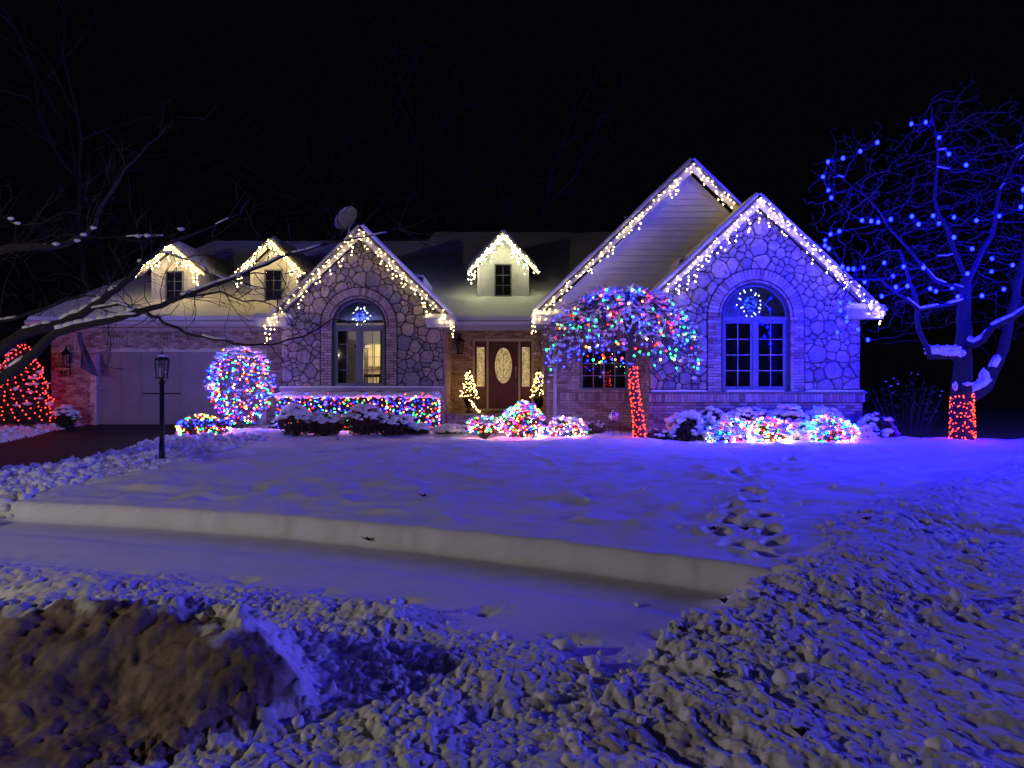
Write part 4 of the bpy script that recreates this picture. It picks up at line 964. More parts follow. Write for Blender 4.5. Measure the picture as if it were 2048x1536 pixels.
# lamp post on the lawn
lx, ly = P(324, 918, 12.6)[:2]; lz = gh(lx, ly)-.03
lp = empty('lamp_post', (lx, ly, lz), 'unlit black lantern post standing at the snowy driveway edge', 'lamp post')
zt = P(0, 757, 12.6)[2]; mb = MB(); mb.lathe([(.05, 0), (.05, .3), (.042, .32), (.040, zt-lz-.10), (.055, zt-lz-.09), (.055, zt-lz-.05), (.03, zt-lz-.03), (.03, zt-lz+.02), (0, zt-lz+.02)], (lx, ly, lz), 16); mb.build('pole', M['black'], lp, True)
zc = P(0, 787, 12.6)[2]; mb = MB(); mb.tube([(lx-.34, ly, zc), (lx+.34, ly, zc)], .011, 8); mb.build('ladder_bar', M['black'], lp)
s = 1.15; x, y, z = lx, ly, zt+.2*s+.0
mb = MB(); mb.lathe([(0, .30), (.008, .29), (.012, .24), (.03, .225), (.045, .21), (.128, .13), (.132, .105), (.09, .10), (.0, .10)], (x, y, z-.01), 4); o = mb.build('lamp_roof', M['black'], lp)
mb = MB()
for dx in (-1, 1):
    for dy in (-1, 1): mb.tube([(x+dx*.085, y+dy*.085, z+.10), (x+dx*.065, y+dy*.065, z-.22)], .011, 4)
    for dy in (-1, 1): mb.tube([(x+dx*.028, y+dy*.08, z+.10), (x+dx*.02, y+dy*.06, z-.22)], .004, 4)
for dy in (-1, 1): mb.tube([(x-.078, y+dy*.078, z+.02), (x+.078, y+dy*.078, z+.02)], .004, 4)
mb.box(x-.08, x+.08, y-.08, y+.08, z-.235, z-.205); mb.build('lamp_cage', M['black'], lp)
V = [(x+a*.077, y+b_*.077, z+.1) for a, b_ in ((-1, -1), (1, -1), (1, 1), (-1, 1))]+[(x+a*.058, y+b_*.058, z-.2) for a, b_ in ((-1, -1), (1, -1), (1, 1), (-1, 1))]
mb = MB(); mb.add(V, None, [(0, 1, 5, 4), (1, 2, 6, 5), (2, 3, 7, 6), (3, 0, 4, 7)]); mb.build('lamp_glass', M['glass'], lp)
for dx in (-.035, .035): mb = MB(); mb.lathe([(0, -.03), (.011, -.05), (.014, -.1), (.011, -.13), (.011, -.2)], (x+dx, y, z), 8); mb.build('candle_bulb', M['white'], lp, True)
mb = MB(); mb.inst(PUFF, [(x, y, z+.17)], [(.09, .09, .035)]); mb.build('snow_cap', M['snow'], lp, True)

# gazing ball on its stand
gx, gy_, gz = P(1228, 878, 16.9); gb = empty('gazing_ball', (gx, gy_, gz), 'mirrored gazing ball on a thin wire stand before the brick wall', 'gazing ball')
bc = P(1228, 831, 16.9); mb = MB(); mb.inst(ICO3, [bc], [.145], rot=False); mb.build('ball', M['ball'], gb, True)
mb = MB()
for a in (0.3, 2.4, 4.5):
    ca, sa = math.cos(a), math.sin(a); mb.tube([(gx+.24*ca, gy_+.18*sa, gz-.02), (gx+.17*ca, gy_+.14*sa, gz+.15), (gx+.13*ca, gy_+.1*sa, bc[2]-.12), (gx+.14*ca, gy_+.12*sa, bc[2]-.05)], .009, 5)
mb.lathe([(.05, -.16), (.07, -.14), (.05, -.12)], bc, 10); mb.build('stand', M['wire'], gb)

# ================================================================ ICICLE LIGHTS
def icicles(name, path, lb, Yoff=-.03, dens=11, maxd=5, seed=0, mat='e_warm', r=.017, ystep=.095):
    R = np.random.default_rng(seed); path = [np.array(p, float) for p in path]; B = []; w = MB()
    t = empty(name, path[0], lb, 'light string', 'icicle light strings on the gables')
    for a, b_ in zip(path[:-1], path[1:]):
        L_ = np.linalg.norm(b_-a); n = max(2, int(L_*dens)); w.tube([a, (a*.5+b_*.5)+np.array([0, 0, -.015]), b_], .005, 4)
        for i in range(n):
            p = a+(b_-a)*((i+R.uniform(.1, .9))/n); k = R.choice([1, 2, 3, 4, 5, 6][:maxd+1]) if i % 2 else R.choice([0, 0, 1])
            if i % 2: w.tube([p, p+np.array([0, 0, -ystep*k*1.3-.02])], .003, 3, cap=False)
            for q in range(k): B.append(p+np.array([R.uniform(-.05, .05), R.uniform(-.04, .02), -ystep*(q*1.1+.1)-R.uniform(0, .07)]))
    w.build('wire', M['white_wire'], t)['kind'] = 'stuff'
    o = MB().inst(OCT, B, R.uniform(r*.75, r*1.2, len(B))).build('bulbs', M[mat], t); tag(o, kind='stuff'); return t
def rake(cx, za, xl, xr, ze, Y): return [(xl, Y-.10, ze-.08), (cx, Y-.10, za-.09), (xr, Y-.10, ze-.08)]
icicles('icicle_lights', rake(LGx, 5.79, -6.60, -1.62, 3.31, 19.0)+[(-1.62, 18.9, 3.2)], 'warm white icicle lights along the left stone gable', seed=1)
icicles('icicle_lights', [(.5, 18.06, 3.2), (4.69, 18.06, 7.23), (6.2, 18.06, 5.75)], 'warm white icicle lights along the tall siding gable', seed=2, dens=11, maxd=3)
icicles('icicle_lights', rake(RGx, 6.09, 3.10, 8.96, 3.34, 16.95), 'dense warm white icicle lights along the right stone gable', seed=3, dens=14)
icicles('icicle_lights', rake(-.27, 6.10, -1.33, .79, 4.92, 20.82)[:], 'cool white icicle lights on the dormer above the entry', seed=4, dens=21, maxd=4, mat='e_cool')
icicles('icicle_lights', rake(-7.12, 5.85, -8.12, -6.12, 4.84, 20.6), 'warm icicle lights on the dormer beside the left stone gable', seed=5, dens=21, maxd=4, mat='e_gold')
icicles('icicle_lights', rake(-10.08, 5.74, -11.08, -9.08, 4.84, 20.6), 'warm icicle lights on the dormer above the garage', seed=6, dens=20, maxd=4, mat='e_gold')
# little ends that dangle from the eave corners
icicles('icicle_lights', [P(536, 628, 18.9), P(532, 650, 18.9)], 'short end of icicle lights dangling left of the left stone gable', seed=7, dens=9)
icicles('icicle_lights', [P(1072, 612, 18.0), P(1065, 634, 18.0)], 'short end of icicle lights dangling at the left foot of the tall gable', seed=8, dens=22)
icicles('icicle_lights', [P(880, 630, 18.9), P(888, 640, 18.9)], 'short end of icicle lights dangling right of the left stone gable', seed=9, dens=22)

# ================================================================ TREES
def tangent_tree(points, parents, rad, k=5, minr=.004):
    """mesh of a branch skeleton"""
    mb = MB(); n = len(points); ch = [[] for _ in range(n)]
    for i, p in enumerate(parents):
        if p >= 0: ch[p].append(i)
    stack = [(0, -1)]
    while stack:
        i, frm = stack.pop(); chain = ([frm] if frm >= 0 else [])+[i]
        j = i
        while ch[j]:
            c = sorted(ch[j], key=lambda q: -rad[q]); 
            for q in c[1:]: stack.append((q, j))
            j = c[0]; chain.append(j)
        if len(chain) > 1:
            P_ = np.array([points[q] for q in chain]); r = np.array([rad[q] for q in chain]); 
            if frm >= 0: r[0] = r[1]
            mb.tube(P_, np.maximum(r, minr), k if r.max() > .02 else 3, cap=False)
    return mb
def colonize(nodes, parents, attr, D=.22, di=1.6, dk=.3, iters=90, seed=0, bias=(0, 0, 0), maxn=6000):
    R = np.random.default_rng(seed); nodes = [np.array(p, float) for p in nodes]; parents = list(parents)
    A = np.array(attr); N = np.array(nodes); d = np.linalg.norm(A[:, None]-N[None], axis=2); near = d.argmin(1); nd_ = d.min(1)
    bias = np.array(bias)
    for it in range(iters):
        act = nd_ < di
        if not act.any() or len(A) == 0: break
        new = []; newp = []
        ids = np.unique(near[act])
        for i in ids:
            v = A[act & (near == i)]-nodes[i]; v = v/np.maximum(np.linalg.norm(v, axis=1, keepdims=True), 1e-6); g = v.sum(0)/len(v)+R.normal(0, .22, 3)+bias
            l = np.linalg.norm(g); 
            if l < 1e-3: continue
            p = nodes[i]+g/l*D
            new.append(p); newp.append(i)
        if not new: break
        base = len(nodes); nodes += new; parents += newp; NB = np.array(new)
        d = np.linalg.norm(A[:, None]-NB[None], axis=2); m_ = d.min(1); am = d.argmin(1)+base; up = m_ < nd_; nd_[up] = m_[up]; near[up] = am[up]
        keep = nd_ > dk; A = A[keep]; near = near[keep]; nd_ = nd_[keep]
        if len(nodes) > maxn: break
    return nodes, parents
def pipe_radius(nodes, parents, tip=.005, e=2.4, fixed=None):
    n = len(nodes); r = np.zeros(n); order = list(range(n))[::-1]; acc = np.zeros(n)
    kids = np.zeros(n, int)
    for i in range(n):
        if parents[i] >= 0: kids[parents[i]] += 1
    for i in order:
        r[i] = tip if kids[i] == 0 else acc[i]**(1/e)
        if fixed is not None and i < len(fixed): r[i] = max(fixed[i], r[i]*0+fixed[i])
        if parents[i] >= 0: acc[parents[i]] += r[i]**e if not (fixed is not None and i < len(fixed)) else 0
    return r
def branch_snow(nodes, parents, rad, rmin, prob, seed, th=.6, maxslope=.75, k=5):
    R = np.random.default_rng(seed); mb = MB(); cov = fbm(np.array([p[0] for p in nodes])*1., np.array([p[2]+p[1] for p in nodes])*1., .5, 2, seed)
    for i, p in enumerate(parents):
        if p < 0 or rad[i] < rmin: continue
        a, b_ = np.array(nodes[p]), np.array(nodes[i]); d = b_-a; l = np.linalg.norm(d)
        if l < 1e-4 or abs(d[2])/l > maxslope or cov[i]+.5 > prob: continue
        r = rad[i]; s_ = r*th+.006; up = np.array([0, 0, r*.75+s_*.25])
        mb.tube([a+up-d*.08, (a+b_)/2+up*1.05, b_+up+d*.08], [s_*.95, s_*R.uniform(1, 1.12), s_*.95], k)
    return mb
def limb_chain(nodes, parents, rads, start, pts, r0, r1, sub=3, wig=.02, seed=0):
    """append a polyline limb to a skeleton; returns index of its last node"""
    R = np.random.default_rng(seed); pts = [np.array(p, float) for p in pts]; prev = start; tot = (len(pts)-1)*sub if start < 0 else len(pts)*sub
    seq = pts if start < 0 else [np.array(nodes[start])]+pts
    k = 0; idx = []
    if start < 0: nodes.append(seq[0]); parents.append(-1); rads.append(r0); prev = len(nodes)-1; idx.append(prev)
    for a, b_ in zip(seq[:-1], seq[1:]):
        for s_ in range(1, sub+1):
            k += 1; f = k/tot; p = a+(b_-a)*s_/sub+R.normal(0, wig, 3)*(1 if s_ < sub else .3)
            nodes.append(p); parents.append(prev); rads.append(r0+(r1-r0)*f); prev = len(nodes)-1; idx.append(prev)
    return idx

# ---- the tree strung with blue lights
BLUE = [(583,267),(635,261),(684,316),(719,376),(781,416),(460,334),(398,366),(336,391),(282,404),(264,458),(283,507),(294,534),
 (405,616),(438,618),(463,622),(509,612),(323,655),(291,666),(272,688),(271,707),(285,718),(585,601),(609,630),(662,599),(683,627),(737,604),(818,616),(901,600),(979,567),(988,504),(737,677),(803,718),(874,754),(949,777),(873,800),(786,808),
 (334,783),(354,791),(374,791),(410,787),(414,838),(485,769),(517,817),(555,783),(627,787),(527,857),(569,853),(476,890),(651,862),(672,872),(730,859),(751,891),(838,888),(917,864),(425,906),(361,913),(326,914),(354,856),(327,942),(349,966),(350,981),(316,1020),(391,1010),(426,1047)]
BT = (9.97, 15.5)
bz = gh(*BT)-.04
R7 = np.random.default_rng(77)
bl3 = []
for i, (x, y) in enumerate(BLUE):
    px, py = 1500+x/1.8066, 100+y/1.8066
    Y = 14.6+.7*math.sin(i*.8)+.3*R7.uniform(-1, 1)
    if px < 1760 and py > 560: Y = 15.0+.2*math.sin(i)
    bl3.append(P(px, py, Y))
# the part of the crown beyond the frame, lights on it too
for i in range(40):
    a = i*.61; bl3.append((12.9+1.2*math.sin(i*.37)+R7.uniform(-.3, .3), 14.3+1.6*math.sin(a)+R7.uniform(-.3, .3), 3.0+2.9*abs(math.sin(i*.23+.5))+R7.uniform(-.2, .2)))
bl3 = np.array(bl3)
nodes, par, rads = [], [], []
trunk = limb_chain(nodes, par, rads, -1, [(BT[0], BT[1], bz), P(1923, 785, 15.5), P(1928, 725, 15.5), P(1926, 640, 15.5), P(1932, 560, 15.5)], .25, .11, 4, .012, 1)
l1 = limb_chain(nodes, par, rads, trunk[8], [P(1905, 712, 15.3), P(1860, 714, 15.0), P(1838, 660, 15.0), P(1830, 590, 15.1), P(1800, 500, 15.2)], .08, .03, 3, .02, 2)
l2 = limb_chain(nodes, par, rads, trunk[10], [P(1950, 690, 15.2), P(1985, 655, 14.9), P(2048, 622, 14.6), P(2120, 590, 14.4)], .09, .045, 3, .02, 3)
l3 = limb_chain(nodes, par, rads, trunk[3], [P(1975, 770, 15.9), P(2005, 700, 16.2), P(2030, 600, 16.4), P(2050, 500, 16.5), P(2090, 380, 16.5)], .15, .06, 3, .02, 4)
l4 = limb_chain(nodes, par, rads, trunk[-1], [P(1900, 480, 15.3), P(1870, 400, 15.2), P(1875, 300, 15.1), P(1862, 200, 15.0)], .055, .012, 3, .02, 5)
l5 = limb_chain(nodes, par, rads, trunk[-1], [P(1985, 470, 15.3), P(2000, 380, 15.2), P(2048, 290, 15.2)], .06, .02, 3, .02, 6)
l6 = limb_chain(nodes, par, rads, trunk[-2], [P(1870, 560, 15.2), P(1800, 480, 15.1), P(1740, 400, 15.0), P(1690, 360, 15.0)], .045, .010, 3, .02, 7)
l7 = limb_chain(nodes, par, rads, trunk[-3], [P(1840, 620, 14.9), P(1760, 560, 14.8), P(1690, 560, 15.1), P(1660, 600, 15.6)], .045, .010, 3, .02, 8)
at = []
while len(at) < 3000:
    p = np.array([R7.uniform(6.2, 14), R7.uniform(13.0, 17.5), R7.uniform(2.4, 8.6)])
    q = (p-np.array([9.9, 15.3, 4.9]))/np.array([3.9, 2.4, 3.5])
    l = np.linalg.norm(q)
    if l < 1-.38*(vnoise(np.array([p[0]*1.1]), np.array([p[2]*1.1+p[1]]), 3)[0]) and not (p[2] < 3.4 and 9.2 < p[0] < 11 and p[1] < 15.8) and (p[0] > 8.8 or p[1] < 16.6 or p[2] > 7): at.append(p)
at = np.vstack([at, bl3+[0, .05, .05]])
nf = len(nodes)
nodes, par = colonize(nodes, par, at, D=.16, di=1.6, dk=.15, iters=80, seed=5, bias=(0, 0, -.10), maxn=12000)
rr = pipe_radius(nodes, par, .005, 2.6, rads)
bt = empty('blue_lit_tree', (BT[0], BT[1], bz), 'spreading bare tree hung with large blue bulbs, its trunk wrapped in red lights', 'tree')
tangent_tree(nodes, par, rr, 7).build('trunk_and_branches', M['tree_bark'], bt, True)
branch_snow(nodes, par, rr, .016, .46, 9, .75).build('branch_snow', M['snow'], bt, True)['kind'] = 'stuff'
print('blue tree nodes', len(nodes))
# slab of snow on the low left limb
mb = MB(); mb.inst(PUFF, [P(1885+i*9, 699-2*(i % 2), 15.15) for i in range(-3, 4)], [(.11, .14, .07)]*7); mb.inst(PUFF, [P(1860+i*8, 706, 15.1) for i in range(9)], [(.08, .11, .06)]*9); mb.inst(PUFF, [P(1910, 772, 15.35), P(1935, 768, 15.3), P(1955, 772, 15.8), P(1968, 752, 15.9)], [(.06, .08, .09), (.1, .1, .04), (.12, .1, .14), (.1, .1, .16)]); mb.build('snow_clump', M['snow'], bt, True)['kind'] = 'stuff'
strand = empty('blue_light_string', tuple(bl3[0]), 'strings of large blue bulbs through the bare tree on the right', 'light string')
mb = MB()
o_ = np.argsort([0]*len(bl3), kind='stable')
for a, b_ in zip(bl3[:-1], bl3[1:]):
    if np.linalg.norm(a-b_) < 1.1: mb.tube([a, (a+b_)/2-[0, 0, .04], b_], .005, 4, cap=False)
mb.build('wire', M['wire'], strand)['kind'] = 'stuff'
_bv = ICO2[0].copy(); _bv[:, 2] *= 1.25; bme = None
for i, p in enumerate(bl3):
    if bme is None:
        b0 = MB(); b0.inst((_bv, ICO2[1]), [(0, 0, 0)], [.034], rot=False); o = b0.build('bulb', M['e_blue'], strand, True); bme = o.data
    else: o = bpy.data.objects.new('bulb', bme); COL.objects.link(o); o.parent = strand; o.matrix_parent_inverse = WM[strand].inverted()
    o.location = tuple(p)
# two unseen trees with violet-blue bulbs, added to tint the snow and the facade
bmv = None
for (tx, ty, nb, sd, where) in ((18.2, 3.2, 220, 6, 'right'), (-13.6, 9.4, 20, 7, 'left')):
    c2 = np.array([tx, ty, gh(tx, ty)-.05]); cc2 = c2+[.2, .1, 3.6]; b2 = []
    for i in range(nb):
        v = R7.normal(0, 1, 3); v /= np.linalg.norm(v); b2.append(cc2+v*np.array([1.9, 1.9, 1.7])*R7.uniform(.75, 1.))
    b2 = np.array(b2); nodes, par, rads = [], [], []
    limb_chain(nodes, par, rads, -1, [tuple(c2), (c2[0]+.1, c2[1], 1.2), (c2[0]+.1, c2[1]+.1, 2.6), (c2[0]+.2, c2[1]+.1, 4.4)], .16, .05, 4, .01, 1)
    at = [cc2+R7.uniform(-1, 1, 3)*[1.7, 1.8, 1.6] for _ in range(420)]
    nodes, par = colonize(nodes, par, np.vstack([at, b2]), D=.2, di=2.2, dk=.25, iters=50, seed=sd); rr = pipe_radius(nodes, par, .006, 2.5, rads)
    t2 = empty('violet_fill_tree', tuple(c2), 'added unseen bare tree with violet-blue fill bulbs just past the %s edge' % where, 'tree'); tangent_tree(nodes, par, rr, 6).build('trunk_and_branches', M['dark_bark'], t2, True)
    s2 = empty('violet_fill_string', tuple(b2[0]), 'strings of violet-blue fill bulbs in the added tree past the %s edge' % where, 'light string')
    for p in b2:
        if bmv is None: b0 = MB(); b0.inst(ICO1, [(0, 0, 0)], [.046], rot=False); o = b0.build('bulb', M['e_violet_fill'], s2, True); bmv = o.data
        else: o = bpy.data.objects.new('bulb', bmv); COL.objects.link(o); o.parent = s2; o.matrix_parent_inverse = WM[s2].inverted()
        o.location = tuple(p)
def wrap_lights(name, lb, cx, cy, z0, z1, rad_fn, n, mat, seed, r=.015, off_fn=lambda z: (0, 0)):
    R = np.random.default_rng(seed); t = empty(name, (cx, cy, z0), lb, 'light string'); pts = []; turns = (z1-z0)/.11
    for i in range(n):
        f = i/n; z = z0+(z1-z0)*f+R.uniform(-.04, .04); a = f*turns*2*PI+R.uniform(-.3, .3); ox, oy = off_fn(z); q = rad_fn(z)+.012; pts.append((cx+ox+q*math.cos(a), cy+oy+q*math.sin(a), z))
    o = MB().inst(OCT, pts, R.uniform(r*.8, r*1.15, n)).build('bulbs', M[mat], t); tag(o, kind='stuff')
    mb = MB(); wp = []
    for i in range(int(turns*12)):
        f = i/(turns*12); z = z0+(z1-z0)*f; a = f*turns*2*PI; ox, oy = off_fn(z); q = rad_fn(z)+.004; wp.append((cx+ox+q*math.cos(a), cy+oy+q*math.sin(a), z))
    mb.tube(wp, .004, 3, cap=False); mb.build('wire', M['wire'], t); return t
wrap_lights('trunk_light_string', 'red lights wrapped round the trunk of the blue-lit tree at the right', BT[0], BT[1], bz+.06, P(0, 788, 15.5)[2], lambda z: .245-.03*(z-bz), 190, 'e_trunk', 3, .0125)

# ---- weeping tree with coloured lights
wx, wy = P(1277, 880, 16.3)[:2]; wz = gh(wx, wy)-.03
wt = empty('weeping_tree', (wx, wy, wz), 'umbrella-shaped weeping tree covered in coloured lights and snow', 'tree')
off = lambda z: (-.10*np.clip((z-wz)/1.6, 0, 1)+.03*math.sin(z*3), 0)
nodes, par, rads = [], [], []
top = (wx-.14, wy, P(0, 735, 16.3)[2]); fork = P(1262, 690, 16.3)
tr_i = limb_chain(nodes, par, rads, -1, [(wx+off(wz)[0], wy, wz), (wx+off(wz+.5)[0], wy, wz+.5), (wx+off(wz+1.1)[0], wy, wz+1.1), top, fork], .13, .085, 3, .006, 1)
R8 = np.random.default_rng(8); ccx = P(1243, 0, 16.3)[0]; czb = P(0, 740, 16.3)[2]; czt = P(0, 578, 16.3)[2]
tips = []
for i in range(84):
    a = i*2.39996+R8.uniform(-.1, .1); rad = 1.75*math.sqrt((i+6)/90)*R8.uniform(.9, 1.06); ca, sa = math.cos(a), math.sin(a)
    hr = rad/1.75; zt_ = czt-(1-math.sqrt(max(0, 1-hr*hr*.86)))*1.55; ze_ = max(czb-.25*(ca < -.3)*hr-.02, zt_-R8.uniform(.5, 1.3)) if hr < .95 else czb-.12*(ca < 0)
    ry = .80
    pts = [(fork[0]*.6+ccx*.4+.25*rad*ca, wy+.25*rad*sa*ry, czt-.45*R8.uniform(.4, 1)), (ccx+.62*rad*ca, wy+.62*rad*sa*ry, zt_+.10*R8.uniform(.2, 1)), (ccx+rad*ca, wy+rad*sa*ry, zt_-.12), (ccx+rad*1.06*ca, wy+rad*1.06*sa*ry, ze_)]
    ix = limb_chain(nodes, par, rads, tr_i[-1], pts, .028, .005, 4, .025, 100+i)
    for j in ix[3:]:
        p = np.array(nodes[j])
        for q in range(R8.integers(4, 8)):
            dd = np.array([ca, sa, 0])*R8.uniform(.0, .28)+R8.normal(0, .09, 3)+np.array([0, 0, -R8.uniform(.0, .26)])
            nodes.append(p+dd*.5+[0, 0, .03]); par.append(j); rads.append(.004); nodes.append(p+dd); par.append(len(nodes)-2); rads.append(.003)
            tips.append(p+dd)
for q in range(46):   # whiskers on the crown
    a = R8.uniform(0, 2*PI); p0 = np.array([ccx+R8.uniform(-.55, .55), wy+R8.uniform(-.4, .4), czt-R8.uniform(.05, .16)]); nodes.append(p0); par.append(tr_i[-1]); rads.append(.005)
    d_ = np.array([math.cos(a)*.26, math.sin(a)*.2, R8.uniform(.03, .16)]); nodes.append(p0+d_*.5+[0, 0, .05]); par.append(len(nodes)-2); rads.append(.005); nodes.append(p0+d_); par.append(len(nodes)-2); rads.append(.003)
tangent_tree(nodes, par, rads, 6, .003).build('trunk_and_branches', M['twig'], wt, True)
mb = branch_snow(nodes, par, rads, .0045, .55, 19, 1.2, .9, 4)
tp = np.array(tips); outer = tp[(tp[:, 1] < wy+.5)]
sel = outer[R8.uniform(0, 1, len(outer)) < .16]; mb.inst(PUFF, sel+[0, 0, .02], np.stack([R8.uniform(.02, .075, len(sel)), R8.uniform(.02, .05, len(sel)), R8.uniform(.015, .04, len(sel))], 1))
mb.inst(PUFF, [(ccx+R8.uniform(-.8, .8), wy+R8.uniform(-.6, .6), czt-.1-R8.uniform(0, .12)) for _ in range(26)], R8.uniform(.06, .13, (26, 1))*[1.2, 1, .45])
mb.build('branch_snow', M['snow'], wt, True)['kind'] = 'stuff'
def light_net(name, lb, pts, seed, r=.016, grp='nets of coloured lights on the bushes', cols=None, wire=True):
    """coloured bulbs joined by thin wires"""
    R = np.random.default_rng(seed); pts = np.array(pts); t = empty(name, tuple(pts.mean(0)), lb, 'light net', grp)
    c = R.choice(5, len(pts), p=[.26, .20, .30, .15, .09]) if cols is None else cols
    ob = MB().inst(OCT, pts, R.uniform(r*.75, r*1.25, len(pts)), m=c).build('bulbs', EM, t); tag(ob, kind='stuff')
    if wire:
        mb = MB()
        for i in range(0, len(pts)-1):
            if np.linalg.norm(pts[i]-pts[i+1]) < .35: mb.tube([pts[i], pts[i+1]], .003, 3, cap=False)
        if mb.n: mb.build('wire', M['wire'], t)['kind'] = 'stuff'
    return t
lp_ = []
for i in range(200):
    a = R8.uniform(PI*.95, 2*PI*1.02) if i % 5 else R8.uniform(0, PI); hr = math.sqrt(R8.uniform(.06, 1)); zt_ = czt-(1-math.sqrt(max(0, 1-hr*hr*.86)))*1.55
    lp_.append((ccx+1.72*hr*math.cos(a), wy+1.72*.85*hr*math.sin(a), zt_-R8.uniform(-.03, .5 if hr > .6 else .12)))
lp_ += [(ccx+1.76*math.cos(a), wy+1.45*math.sin(a), czb+R8.uniform(-.02, .55)) for a in np.linspace(PI, 2*PI, 40)]
lp_ += [(ccx+R8.uniform(-1.1, 1.1), wy-R8.uniform(.7, 1.3), czb+R8.uniform(.1, 1.1)) for _ in range(60)]
light_net('coloured_light_string', 'coloured lights spread over the umbrella-shaped weeping tree', lp_, 31, .022, None, cols=R8.choice(5, len(lp_), p=[.17, .29, .37, .10, .07]), wire=False)
wrap_lights('trunk_light_string', 'orange-red lights wrapped round the slim trunk of the weeping tree', wx, wy, wz+.03, top[2]+.02, lambda z: .135-.03*(z-wz), 210, 'e_trunk', 4, .012, lambda z: (off(z)[0], 0))

# ---- bare limbs reaching in from the left
nodes, par, rads = [], [], []
lt0 = (-8.6, 8.4)
t0 = limb_chain(nodes, par, rads, -1, [(lt0[0], lt0[1], -.1), (-8.5, 8.4, 1.2), (-8.2, 8.4, 1.75)], .26, .22, 3, .01, 1)
def Lp(x, y, Y): return P(x/2.954, 420+y/2.954, Y)     # positions measured in an enlarged crop
m1 = limb_chain(nodes, par, rads, t0[-1], [Lp(-330, 960, 8.4), Lp(0, 830, 8.5), Lp(140, 730, 8.6), Lp(300, 690, 8.7), Lp(480, 620, 8.8), Lp(600, 540, 8.8), Lp(740, 425, 8.9), Lp(900, 270, 9.0), Lp(1000, 195, 9.1), Lp(1200, 120, 9.2), Lp(1420, 20, 9.3)], .095, .005, 3, .008, 2)
m2 = limb_chain(nodes, par, rads, t0[-2], [Lp(-300, 1180, 8.2), Lp(0, 1000, 8.1), Lp(200, 850, 8.1), Lp(330, 725, 8.1), Lp(500, 682, 8.15), Lp(700, 640, 8.2), Lp(850, 592, 8.2), Lp(1000, 540, 8.3), Lp(1200, 470, 8.4), Lp(1430, 380, 8.5), Lp(1654, 280, 8.6), Lp(1880, 215, 8.7), Lp(2180, 150, 8.8), Lp(2450, 90, 8.9)], .068, .004, 3, .008, 3)
m3 = limb_chain(nodes, par, rads, m2[16], [Lp(860, 600, 8.15), Lp(1000, 680, 8.1), Lp(1200, 750, 8.05), Lp(1450, 797, 8.0), Lp(1650, 785, 8.0), Lp(1820, 735, 8.0), Lp(1960, 650, 8.0)], .022, .006, 4, .012, 4)
m4 = limb_chain(nodes, par, rads, m1[15], [Lp(700, 555, 8.7), Lp(830, 590, 8.6), Lp(900, 640, 8.5)], .018, .006, 3, .01, 5)
m5 = limb_chain(nodes, par, rads, m1[3], [Lp(-60, 700, 8.9), Lp(0, 660, 9.0), Lp(250, 590, 9.1), Lp(400, 530, 9.2), Lp(560, 510, 9.2), Lp(760, 560, 9.2)], .03, .008, 3, .012, 6)
m6 = limb_chain(nodes, par, rads, m2[24], [Lp(1300, 480, 8.3), Lp(1400, 525, 8.3), Lp(1560, 540, 8.3), Lp(1700, 600, 8.3)], .016, .005, 3, .012, 7)
m7 = limb_chain(nodes, par, rads, t0[-1], [(-8.3, 8.8, 2.6), Lp(-500, 420, 9.4), Lp(0, 240, 9.6), Lp(220, 215, 9.6), Lp(400, 200, 9.7), Lp(520, 130, 9.7), Lp(570, 40, 9.8), Lp(620, -60, 9.8), Lp(740, -240, 9.9), Lp(880, -400, 10)], .08, .008, 3, .012, 8)
m8 = limb_chain(nodes, par, rads, m7[9], [Lp(150, 210, 9.6), Lp(300, 152, 9.6), Lp(430, 152, 9.6), Lp(680, 160, 9.6), Lp(890, 154, 9.7), Lp(1100, 175, 9.7)], .014, .005, 3, .01, 9)
m9 = limb_chain(nodes, par, rads, m7[7], [Lp(-100, 60, 9.4), Lp(0, 20, 9.4), Lp(100, 92, 9.4), Lp(250, 80, 9.4), Lp(350, 20, 9.4), Lp(500, -20, 9.5)], .018, .005, 3, .012, 10)
m10 = limb_chain(nodes, par, rads, m2[27], [Lp(1500, 370, 8.5), Lp(1660, 380, 8.5), Lp(1800, 340, 8.5)], .012, .004, 3, .012, 11)
mA = limb_chain(nodes, par, rads, m1[24], [Lp(1150, 300, 9.0), Lp(1300, 400, 8.9), Lp(1500, 470, 8.8), Lp(1700, 560, 8.7)], .012, .004, 3, .012, 12)
R9 = np.random.default_rng(9)
def twigs(i0, dirn, L_, r, depth, seg=.09):
    n = max(2, int(L_/seg)); prev = i0; d = np.array(dirn, float)
    for s_ in range(n):
        d = d+R9.normal(0, .17, 3)*[1, .6, 1]; d /= np.linalg.norm(d); nodes.append(np.array(nodes[prev])+d*seg); par.append(prev); rads.append(max(.0022, r*(1-s_/n*.6))); prev = len(nodes)-1
        if depth > 0 and R9.uniform() < .38:
            e = d+R9.normal(0, .75, 3)*[1, .5, 1]; e /= np.linalg.norm(e); twigs(prev, e, L_*R9.uniform(.35, .7), r*.65, depth-1)
for chain, cnt, Lm in ((m1[14:], 13, .7), (m2[16:], 20, .75), (m3, 8, .28), (m4, 5, .4), (m5, 10, .5), (m6, 6, .45), (m7[6:], 16, .7), (m8, 6, .4), (m9, 8, .5), (m10, 5, .45), (mA, 9, .5)):
    for q in range(cnt):
        j = chain[R9.integers(0, len(chain))]; pj = par[j]; d = np.array(nodes[j])-np.array(nodes[pj]); d /= max(np.linalg.norm(d), 1e-6); e = d*1.0+R9.normal(0, .8, 3)*[1, .6, 1]; e /= np.linalg.norm(e); twigs(j, e, Lm*R9.uniform(.5, 1.3), .0065, 3)
lt = empty('bare_tree', (lt0[0], lt0[1], 0), 'bare tree whose dark snow-dusted limbs reach in from the left', 'tree')
